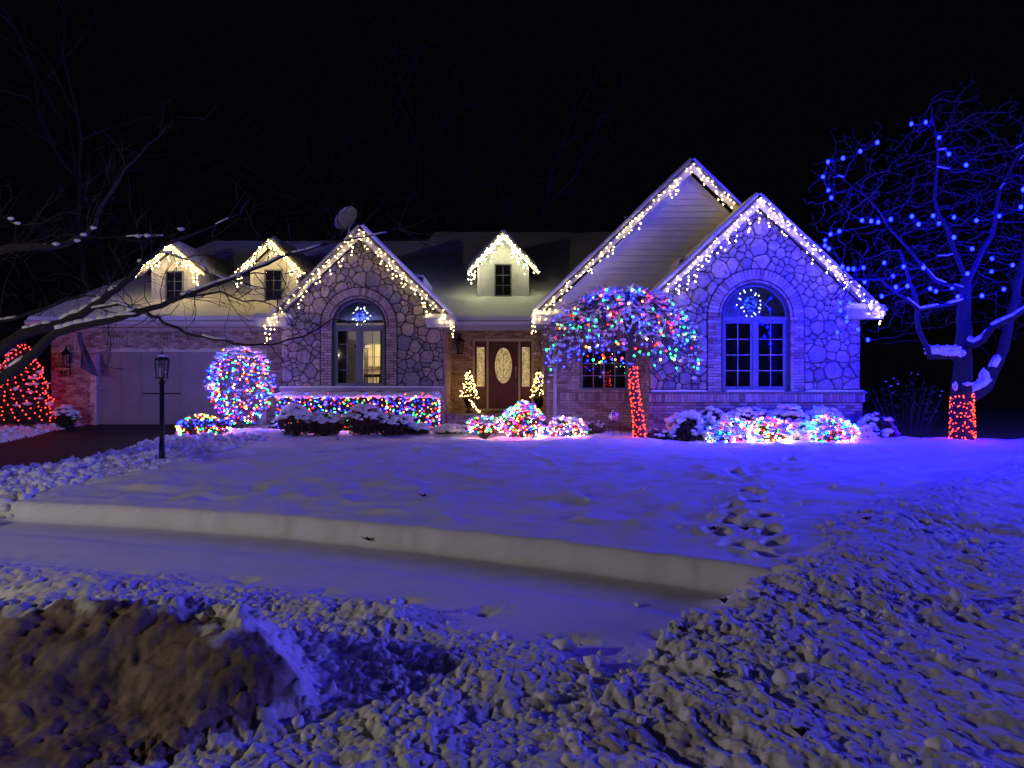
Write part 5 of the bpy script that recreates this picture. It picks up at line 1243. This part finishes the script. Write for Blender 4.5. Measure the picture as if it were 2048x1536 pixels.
tangent_tree(nodes, par, rads, 8, .0022).build('trunk_and_branches', M['dark_bark'], lt, True)
big = [r if i < (mA[-1]+1) else 0 for i, r in enumerate(rads)]
mb = branch_snow(nodes, par, [min(b_, .05) if b_ > 0 else 0 for b_ in big], .006, .50, 23, .7, .6)
mb.inst(PUFF, [Lp(x, y, Y) for x, y, Y in ((495, 145, 9.65), (455, 180, 9.65), (65, 50, 9.4), (100, 78, 9.4), (815, 152, 9.6), (870, 150, 9.6), (1070, 112, 9.2), (190, 213, 9.6), (255, 207, 9.6), (330, 200, 9.6), (830, 300, 9), (550, 105, 9.7))], [(.05, .03, .022)]*12); mb.build('branch_snow', M['snow'], lt, True)['kind'] = 'stuff'
print('left tree nodes', len(nodes))

# ================================================================ SHRUBS
def leafcloud(mb, pts, size, R):
    n = len(pts); pts = np.asarray(pts); a = R.normal(0, 1, (n, 3)); a /= np.linalg.norm(a, axis=1, keepdims=True); b_ = np.cross(a, R.normal(0, 1, (n, 3))); b_ /= np.linalg.norm(b_, axis=1, keepdims=True)
    s = (size*R.uniform(.6, 1.4, n))[:, None]; V = np.stack([pts+a*s*1.5, pts+b_*s*.6, pts-a*s*1.2, pts-b_*s*.6], 1); mb.add(V.reshape(-1, 3), None, np.arange(4*n).reshape(n, 4))
def ell(R, n, c, r, zmin=-1, front=False, shell=(.75, 1.), lob=1.):
    out = []
    while len(out) < n:
        v = R.normal(0, 1, 3); v /= np.linalg.norm(v)
        if v[2] < zmin or (front and v[1] > .35): continue
        out.append(v)
    v = np.array(out)*(R.uniform(shell[0], shell[1], n)**1)[:, None]
    v = v*(1+lob*(.08*np.sin(v[:, :1]*5+c[0]*3)+.06*np.sin(v[:, 2:]*6+c[0])))
    return v*np.array(r)+np.array(c), np.array(out)
def bush(name, lb, c, r, nleaf=1500, leaf='leaf', snow=60, snow_s=(.05, .11), lights=0, seed=0, leaf_s=.035, lr=.016, twig=30, grp=None, lightlb=None, cat='shrub', snow_z=.15, cols=None, lsh=(.98, 1.06), lmin=-.62, snow_flat=.5):
    R = np.random.default_rng(seed); x, y, zc = c; gz = gh(x, y); t = empty(name, (x, y, gz), lb, cat, grp)
    mb = MB(); p, _ = ell(R, nleaf, c, r, -.8, shell=(.45, 1.), lob=.7); p[:, 2] = np.maximum(p[:, 2], gz+.01); leafcloud(mb, p, leaf_s, R); mb.build('foliage', M[leaf], t)
    mb = MB()
    for i in range(twig):
        q, _ = ell(R, 1, c, r, -.2); mb.tube([(x+R.uniform(-.06, .06), y+R.uniform(-.06, .06), gz-.02), (x+(q[0][0]-x)*.45, y+(q[0][1]-y)*.45, (gz+q[0][2])/2-.04), q[0]], [.010, .007, .003], 4)
    mb.build('stems', M['twig'], t)
    if snow:
        mb = MB(); p, _ = ell(R, snow, c, r, snow_z, shell=(.93, 1.04)); s_ = R.uniform(*snow_s, snow); mb.inst(PUFF, p, np.stack([s_*R.uniform(.8, 1.5, snow), s_, s_*snow_flat], 1)); mb.build('snow_clumps', M['snow'], t, True)
    if lights:
        p, n_ = ell(R, lights, c, r, lmin, True, lsh, lob=.5); p[:, 2] = np.maximum(p[:, 2], gz+.02)
        light_net('light_net', lightlb, p[np.argsort(np.round(p[:, 2]/.10)*100+p[:, 0]*np.where(np.round(p[:, 2]/.1) % 2, 1, -1))], seed+1, lr, cols=cols)
    return t
def B(px, py_bot, py_top, halfw, Y):
    x, y, zb = P(px, py_bot, Y); zt = P(px, py_top, Y)[2]; hw = halfw/F*Y; return (x, y, zb+(zt-zb)*.42), (hw, hw*.8, (zt-zb)*.58)
# ball-shaped vase bush beside the garage
c, r = B(481, 868, 694, 73, 18.2); c = (c[0], c[1], P(0, 775, 18.2)[2]); r = (.87, .78, 1.09)
egg = lambda p: np.stack([c[0]+(p[:, 0]-c[0])*(1-.50*np.clip((c[2]-p[:, 2])/r[2], 0, 1)**1.6), c[1]+(p[:, 1]-c[1])*(1-.50*np.clip((c[2]-p[:, 2])/r[2], 0, 1)**1.6), p[:, 2]], 1)
R = np.random.default_rng(41); gz = gh(c[0], c[1]); t = empty('vase_bush', (c[0], c[1], gz), 'tall round leafless bush covered in coloured lights by the garage', 'shrub')
nodes, par, rads = [], [], []; nodes.append(np.array([c[0]+.03, c[1], gz-.05])); par.append(-1); rads.append(.03)
for i in range(64):
    q, _ = ell(R, 1, c, (.9, .75, 1.0), -.55, shell=(.85, 1), lob=.2); q = egg(q)[0]; b0 = np.array([c[0]+R.uniform(-.08, .08), c[1]+R.uniform(-.06, .06), gz+.02]); mid = b0*.45+q*.55+np.array([(q[0]-c[0])*.12, 0, -.08])
    ix = limb_chain(nodes, par, rads, 0, [b0, b0*.72+mid*.28+[0, 0, .02], mid, q], .014, .004, 3, .015, 300+i)
    for j in ix[5:]:
        for k in range(3): nodes.append(np.array(nodes[j])+R.normal(0, .09, 3)+[0, 0, .05]); par.append(j); rads.append(.003)
tangent_tree(nodes, par, rads, 5, .003).build('branches', M['twig'], t)
mb = MB(); p, _ = ell(R, 120, c, r, -.4, shell=(.85, 1.02), lob=.2); p = egg(p); s_ = R.uniform(.02, .055, 120); mb.inst(PUFF, p, np.stack([s_*1.4, s_, s_*.5], 1)); p, _ = ell(R, 26, c, r, .72, shell=(.98, 1.02), lob=.2); mb.inst(PUFF, p, np.full((26, 3), .09)*[1.3, 1, .5]); mb.build('snow_clumps', M['snow'], t, True)
mb = MB(); p, _ = ell(R, 700, c, r, .25, shell=(.7, 1.0), lob=.2); leafcloud(mb, p, .03, R); mb.build('foliage', M['leaf_brown'], t)
p, _ = ell(R, 560, c, r, -.92, True, (.62, 1.04), lob=.3); p = egg(p); p = p[p[:, 2] > gz+.15]
light_net('light_net', 'net of coloured lights over the tall round bush by the garage', p, 42, .0175, cols=R.choice(5, len(p), p=[.2, .17, .42, .13, .08]), wire=False)
c, r = B(406, 880, 829, 53, 17.2)
R = np.random.default_rng(51); p, nr = ell(R, 190, c, (r[0], r[1], r[2]), -.3, True, (.98, 1.04)); zz = (p[:, 2]-p[:, 2].min())/np.ptp(p[:, 2])
bush('mound_bush', 'low mound bush in bands of red, blue and green lights by the driveway', c, r, 1600, 'leaf', 14, (.03, .05), 0, 52, .03, twig=15)
cols = np.where(zz > .72, R.choice([0, 1, 3], len(p)), np.where(zz > .42, 2, R.choice([1, 1, 0, 3], len(p)))); light_net('light_net', 'bands of red, blue and green lights on the low mound bush', p, 53, .016, cols=cols, wire=False)

# clipped hedge in lights below the left arched window
hx0, hx1, hy = P(558, 0, 18.5)[0], P(876, 0, 18.5)[0], 18.7; hz0, hz1 = .18, P(0, 792, 18.4)[2]
R = np.random.default_rng(61); ht = empty('hedge', ((hx0+hx1)/2, hy, .18), 'long clipped hedge with snow on top under the left arched window', 'hedge')
mb = MB(); n = 7000; p = np.stack([R.uniform(hx0, hx1, n), R.uniform(hy-.35, hy+.4, n), R.uniform(hz0, hz1, n)], 1); p[:n//2, 1] = hy-.35+np.abs(R.normal(0, .05, n//2))+.06*np.sin(p[:n//2, 0]*5); leafcloud(mb, p, .035, R); mb.build('foliage', M['leaf'], ht)
mb = MB()
for i in range(60): x = R.uniform(hx0, hx1); mb.tube([(x, hy+R.uniform(-.2, .2), .15), (x+R.uniform(-.1, .1), hy-.2, .5), (x+R.uniform(-.2, .2), hy-.33, hz1)], [.012, .008, .003], 4)
mb.build('stems', M['twig'], ht)
snow_strip('snow_cap', hx0-.05, hx1+.05, hy-.43, hy+.45, hz1-.02, .13, ht, nx=160, seed=63)
mb = MB(); q = 110; xx = R.uniform(hx0, hx1, q); mb.inst(PUFF, np.stack([xx, hy-.40+.02*R.normal(0, 1, q), hz1+R.uniform(-.02, .05, q)], 1), np.stack([R.uniform(.05, .13, q), np.full(q, .06), R.uniform(.03, .06, q)], 1))
q = 70; mb.inst(PUFF, np.stack([R.uniform(hx0, hx1, q), np.full(q, hy-.38), R.uniform(.5, hz1, q)], 1), np.stack([R.uniform(.02, .05, q), np.full(q, .03), R.uniform(.015, .03, q)], 1)); mb.build('snow_clumps', M['snow'], ht, True)
pl = []
for row in range(8):
    for i in range(48): pl.append((hx0+(hx1-hx0)*(i+R.uniform(0, 1))/48, hy-.42-R.uniform(0, .04), hz1-.03-row*.105+R.uniform(-.05, .05)))
for i in range(40): pl.append((hx1+.03, hy-.4+R.uniform(0, .4), R.uniform(.3, hz1)))
for i in range(34): pl.append((hx0+(hx1-hx0)*R.uniform(0, 1), hy-.40+R.uniform(0, .1), hz1+R.uniform(.0, .07)))
light_net('light_net', 'net of coloured lights on the long clipped hedge', pl, 64, .0165, wire=False)

# unlit snowy shrubs before the hedge
for i, (px, hw, tp_, lb) in enumerate([(592, 38, 812, 'dark snow-capped shrub at the left end of the hedge'), (650, 34, 826, 'lower snow-capped shrub second from the left before the hedge'), (729, 44, 812, 'tallest snow-capped shrub in the middle before the hedge'), (790, 36, 828, 'snow-capped shrub at the right end before the hedge'), (838, 20, 848, 'small bare shrub at the right corner of the hedge')]):
    c, r = B(px, 870, tp_, hw, 17.7); bush('snowy_shrub', lb, c, r, 2600, 'leaf_brown', 90, (.04, .10), 0, 70+i, .028, twig=50, grp='unlit snow-capped shrubs before the hedge', snow_z=.25)
# bushes in nets at the entry
NB = [(968, 866, 832, 34, 17.2, 'small low bush in bright coloured lights, left of the entry', 'net of bright lights on the small bush left of the entry', 150), (1047, 876, 806, 42, 16.9, 'rounded bush in dense coloured lights before the front door', 'dense net of lights on the rounded bush before the front door', 290), (1133, 876, 834, 38, 16.9, 'low bush in pink and blue lights before the downspout', 'net of lights on the low bush before the downspout', 190),
      (1440, 888, 850, 32, 16.0, 'low bush in blue lights, leftmost of those under the right stone gable', 'net of blue lights on the leftmost low bush under the right gable', 110), (1478, 890, 836, 36, 16.1, 'snowy bush in pale coloured lights, second under the right stone gable', 'net of lights on the second bush under the right gable', 170), (1540, 896, 834, 42, 15.8, 'round bush in dense pink and green lights under the arched window', 'dense net of lights on the round bush under the right arched window', 260), (1659, 897, 834, 52, 15.8, 'broad snow-covered bush in blue and green lights near the house corner', 'net of lights glowing through the snow of the broad bush near the house corner', 260)]
for i, (px, pb, ptop, hw, Y, lb, ll, nl) in enumerate(NB):
    c, r = B(px, pb, ptop, hw, Y); R = np.random.default_rng(90+i)
    pr = [[.24, .18, .22, .18, .18], [.3, .25, .2, .15, .1], [.25, .12, .26, .12, .25], [.08, .14, .64, .08, .06], [.2, .2, .25, .15, .2], [.28, .18, .22, .12, .2], [.18, .2, .44, .12, .06]][i]
    bush('lit_bush', lb, c, r, 1300, 'leaf', 70 if i not in (6,) else 110, (.04, .085), nl , 80+i*3, .028, .0185, 40, 'bushes covered in nets of lights', ll, cols=R.choice(5, nl, p=pr), snow_z=-.1 if i != 1 else .2, lsh=(.88, 1.09))
    if i == 6:
        mb = MB()
# snowy shrub row under the right gable
for i, (px, hw, tp_, pb, Y, lb) in enumerate([(1372, 34, 824, 880, 16.4, 'snow-laden shrub at the left end of the bed under the right gable'), (1425, 38, 818, 876, 16.7, 'snow-laden shrub second from the left under the right gable'), (1500, 42, 814, 872, 16.8, 'snow-laden shrub below the left part of the right arched window'), (1575, 44, 812, 872, 16.8, 'snow-laden shrub with upright twigs below the right arched window'), (1645, 40, 816, 872, 16.8, 'snow-laden shrub behind the broad lit bush'), (1600, 26, 842, 892, 16.0, 'small snow-laden shrub between the two round lit bushes'), (1712, 34, 852, 898, 16.3, 'low drooping shrub at the right of the broad lit bush'), (1752, 38, 830, 888, 16.8, 'dark shrub with snow tufts beyond the house corner')]):
    c, r = B(px, pb, tp_, hw, Y); bush('snowy_shrub', lb, c, r, 1100, 'leaf_brown', 120 if i < 7 else 60, (.045, .10), 0, 120+i, .03, twig=45, grp='snow-laden shrubs under the right gable', snow_z=-.25, snow_flat=.62)
c, r = B(1318, 884, 858, 30, 16.3); bush('snowy_shrub', 'small sparse shrub right of the red-wrapped weeping trunk', c, r, 500, 'leaf', 40, (.02, .05), 0, 140, .025, twig=50, snow_z=-.1)
c, r = B(1190, 872, 842, 26, 17.4); bush('snowy_shrub', 'small bare shrub between the low lit bush and the gazing ball', c, r, 260, 'leaf_brown', 26, (.02, .05), 0, 141, .02, twig=60, snow_z=-.1)
c, r = B(128, 856, 812, 27, 19.4); bush('snowy_shrub', 'dark snow-topped shrub below the house number', c, r, 1500, 'leaf', 60, (.04, .10), 0, 142, .03, twig=30, snow_z=.0)
c, r = B(556, 868, 838, 18, 18.9); bush('snowy_shrub', 'small shrub between the tall lit bush and the hedge', c, r, 500, 'leaf', 26, (.03, .06), 0, 143, .025, twig=20)
c, r = B(905, 868, 850, 36, 17.9); bush('snowy_shrub', 'low mound of snow-buried shrub at the right end of the hedge', c, r, 300, 'leaf_brown', 90, (.05, .10), 0, 144, .03, twig=20, snow_z=-.2)
# small evergreen ball between: red conifer at the far left
cx_, cy_ = P(42, 848, 19.0)[:2]; gz = gh(cx_, cy_); ct = empty('conifer', (cx_, cy_, gz), 'cone-shaped evergreen wound with red lights left of the garage', 'tree'); R = np.random.default_rng(150)
Hc = P(0, 694, 19.0)[2]-gz; rc = lambda f: .84*(1-f)**.5*(.9+.1*math.sin(f*30))
mb = MB(); n = 4200; f = R.uniform(0, 1, n)**1.3; a = R.uniform(0, 2*PI, n); q = np.array([rc(x) for x in f])*R.uniform(.5, 1, n); leafcloud(mb, np.stack([cx_+q*np.cos(a), cy_+q*np.sin(a), gz+.1+f*Hc], 1), .05, R); mb.build('crown', M['leaf'], ct)
mb = MB(); mb.tube([(cx_, cy_, gz-.1), (cx_, cy_, gz+Hc)], [.07, .01], 8); mb.build('trunk', M['bark'], ct)
mb = MB(); n = 60; f = R.uniform(.2, .98, n); a = R.uniform(0, 2*PI, n); q = np.array([rc(x) for x in f]); mb.inst(PUFF, np.stack([cx_+q*np.cos(a), cy_+q*np.sin(a), gz+.1+f*Hc], 1), np.stack([R.uniform(.05, .15, n), R.uniform(.05, .10, n), R.uniform(.025, .045, n)], 1)); mb.build('snow_clumps', M['snow'], ct, True)
pts = []
for i in range(330):
    f = (i/330)**1.15; a = i*.115*2*PI/1.1; q = rc(f)+.03; pts.append((cx_+q*math.cos(a), cy_+q*math.sin(a), gz+.16+f*Hc*.97+R.uniform(-.02, .02)))
t = empty('red_light_string', (cx_, cy_, gz), 'red lights spiralling round the cone-shaped evergreen', 'light string'); o = MB().inst(OCT, pts, np.full(len(pts), .0175)).build('bulbs', M['e_red'], t); tag(o, kind='stuff')
mb = MB(); mb.tube(pts, .003, 3, cap=False); mb.build('wire', M['wire'], t)

# topiaries in urns at the door
for (px, lb, sd, Y) in ((938, 'small spiral tree with warm lights in the urn left of the door', 160, 20.9), (1078, 'small spiral tree with warm lights right of the door, behind the corner', 161, 20.9)):
    x, y = P(px, 0, Y)[:2]; z = .645; R = np.random.default_rng(sd); t = empty('urn_tree', (x, y, z), lb, 'potted tree', 'urn trees flanking the front door')
    mb = MB(); mb.lathe([(0, 0), (.11, 0), (.11, .03), (.045, .06), (.04, .12), (.10, .2), (.15, .36), (.19, .40), (.19, .43), (.14, .42), (0, .4)], (x, y, z), 18); mb.build('urn', M['black'], t, True)
    mb = MB(); n = 900; f = R.uniform(0, 1, n); a = R.uniform(0, 2*PI, n); q = (.21*(1-f)+.03)*R.uniform(.3, 1, n); leafcloud(mb, np.stack([x+q*np.cos(a), y+q*np.sin(a), z+.42+f*.85], 1), .025, R); mb.build('foliage', M['leaf'], t)
    mb = MB(); mb.tube([(x, y, z+.38), (x, y, z+1.25)], .012, 5); mb.build('stem', M['twig'], t)
    pts = [(x+(.22*(1-i/62)+.05)*math.cos(i*.62)+R.uniform(-.04, .04), y+(.22*(1-i/62)+.05)*math.sin(i*.62), z+.45+i/62*.76+R.uniform(-.05, .05)) for i in np.arange(0, 62, .75)]
    if px < 1000: pts += [(x+.02+.30*q+R.uniform(-.04, .04), y-.2+R.uniform(-.05, .05), z+.38*(1-q)**1.2+.03) for q in np.linspace(0, 1, 16)]
    s_ = empty('warm_light_string', pts[0], 'warm lights wound round '+('the urn tree left of the door, trailing to the floor' if px < 1000 else 'the urn tree right of the door'), 'light string', 'light strings on the urn trees')
    o = MB().inst(OCT, pts, np.full(len(pts), .018)).build('bulbs', M['e_amber'], s_); tag(o, kind='stuff')
    mb = MB(); mb.tube(pts, .003, 3, cap=False); mb.build('wire', M['wire'], s_)
mb = MB(); mb.tube([(-1.8, 20.6, .66), (-1.6, 20.3, .655), (-1.45, 20.5, .66), (-1.3, 20.25, .655), (-1.0, 20.4, .66), (-.85, 20.2, .70), (-.75, 20.3, .655), (-.3, 20.35, .655)], .011, 5); mb.tube([(-1.75, 20.3, .66), (-1.83, 19.62, .66), (-1.86, 19.55, .3), (-1.7, 19.3, .2)], .01, 5); tag(mb.build('power_cord', M['wire']), 'black power cord looping across the stoop', 'cord')

# ================================================================ WOODS BEHIND
def back_tree(x, y, Hh, seed, lb, spread=.42):
    R = np.random.default_rng(seed); nd2, pr, rd = [], [], []
    ix = limb_chain(nd2, pr, rd, -1, [(x, y, -.6), (x+R.uniform(-.3, .3), y, Hh*.35), (x+R.uniform(-.6, .6), y, Hh*.7), (x+R.uniform(-.8, .8), y, Hh)], .24, .02, 6, .05, seed)
    def rec(i0, d, L_, r, dep):
        prev = i0
        for s_ in range(5):
            d = d+R.normal(0, .13, 3)+[0, 0, .05]; d = d/np.linalg.norm(d); nd2.append(np.array(nd2[prev])+d*L_/5); pr.append(prev); rd.append(r*(1-s_*.14)); prev = len(nd2)-1
            if dep > 0 and s_ > 0:
                e = d+R.normal(0, .6, 3); e[2] = abs(e[2])*.7; e /= np.linalg.norm(e); rec(prev, e, L_*.55, r*.5, dep-1)
    for q in range(11):
        j = ix[R.integers(6, len(ix))]; a = R.uniform(0, 2*PI); rec(j, np.array([math.cos(a), math.sin(a), .8]), Hh*spread*R.uniform(.5, 1), .07, 2)
    t = empty('bare_tree', (x, y, -.6), lb, 'tree', 'bare trees in the dark behind the house'); tangent_tree(nd2, pr, rd, 6, .012).build('trunk_and_branches', M['dark_bark'], t, True)
for i, (x, y, h_, lb) in enumerate([(-8.5, 31.5, 12, 'tall bare tree in the dark behind the garage roof'), (-4.5, 34, 14, 'bare tree in the dark behind the satellite dish'), (1.5, 35, 13, 'faint bare tree behind the middle of the roof'), (-16.5, 27, 12, 'bare tree in the dark beyond the left end of the garage')]): back_tree(x, y, h_, 200+i, lb)
# low brush beyond the right corner
c = (10.6, 18.8, .9); bush('brush', 'dark tangle of bare brush beyond the right corner of the house', c, (1.1, .7, .9), 300, 'leaf_brown', 10, (.02, .03), 0, 210, .03, twig=50)

# street lamp behind the photographer (source of the raking warm light)
st = empty('street_lamp', (-10.6, .9, 0), 'street lamp on a post off to the left of the viewer', 'street lamp')
mb = MB(); mb.tube([(-10.6, .9, 0), (-10.6, .9, 3.1), (-10.4, .9, 3.35), (-9.9, .9, 3.4)], .07, 8); mb.build('post', M['black'], st)
mb = MB(); mb.box(-9.95, -9.3, .75, 1.05, 3.34, 3.46); mb.build('lamp_head', M['black'], st)
print('tris', sum(len(o.data.loops)-2*len(o.data.polygons) for o in bpy.data.objects if o.type == 'MESH'), 'objects', len(bpy.data.objects))
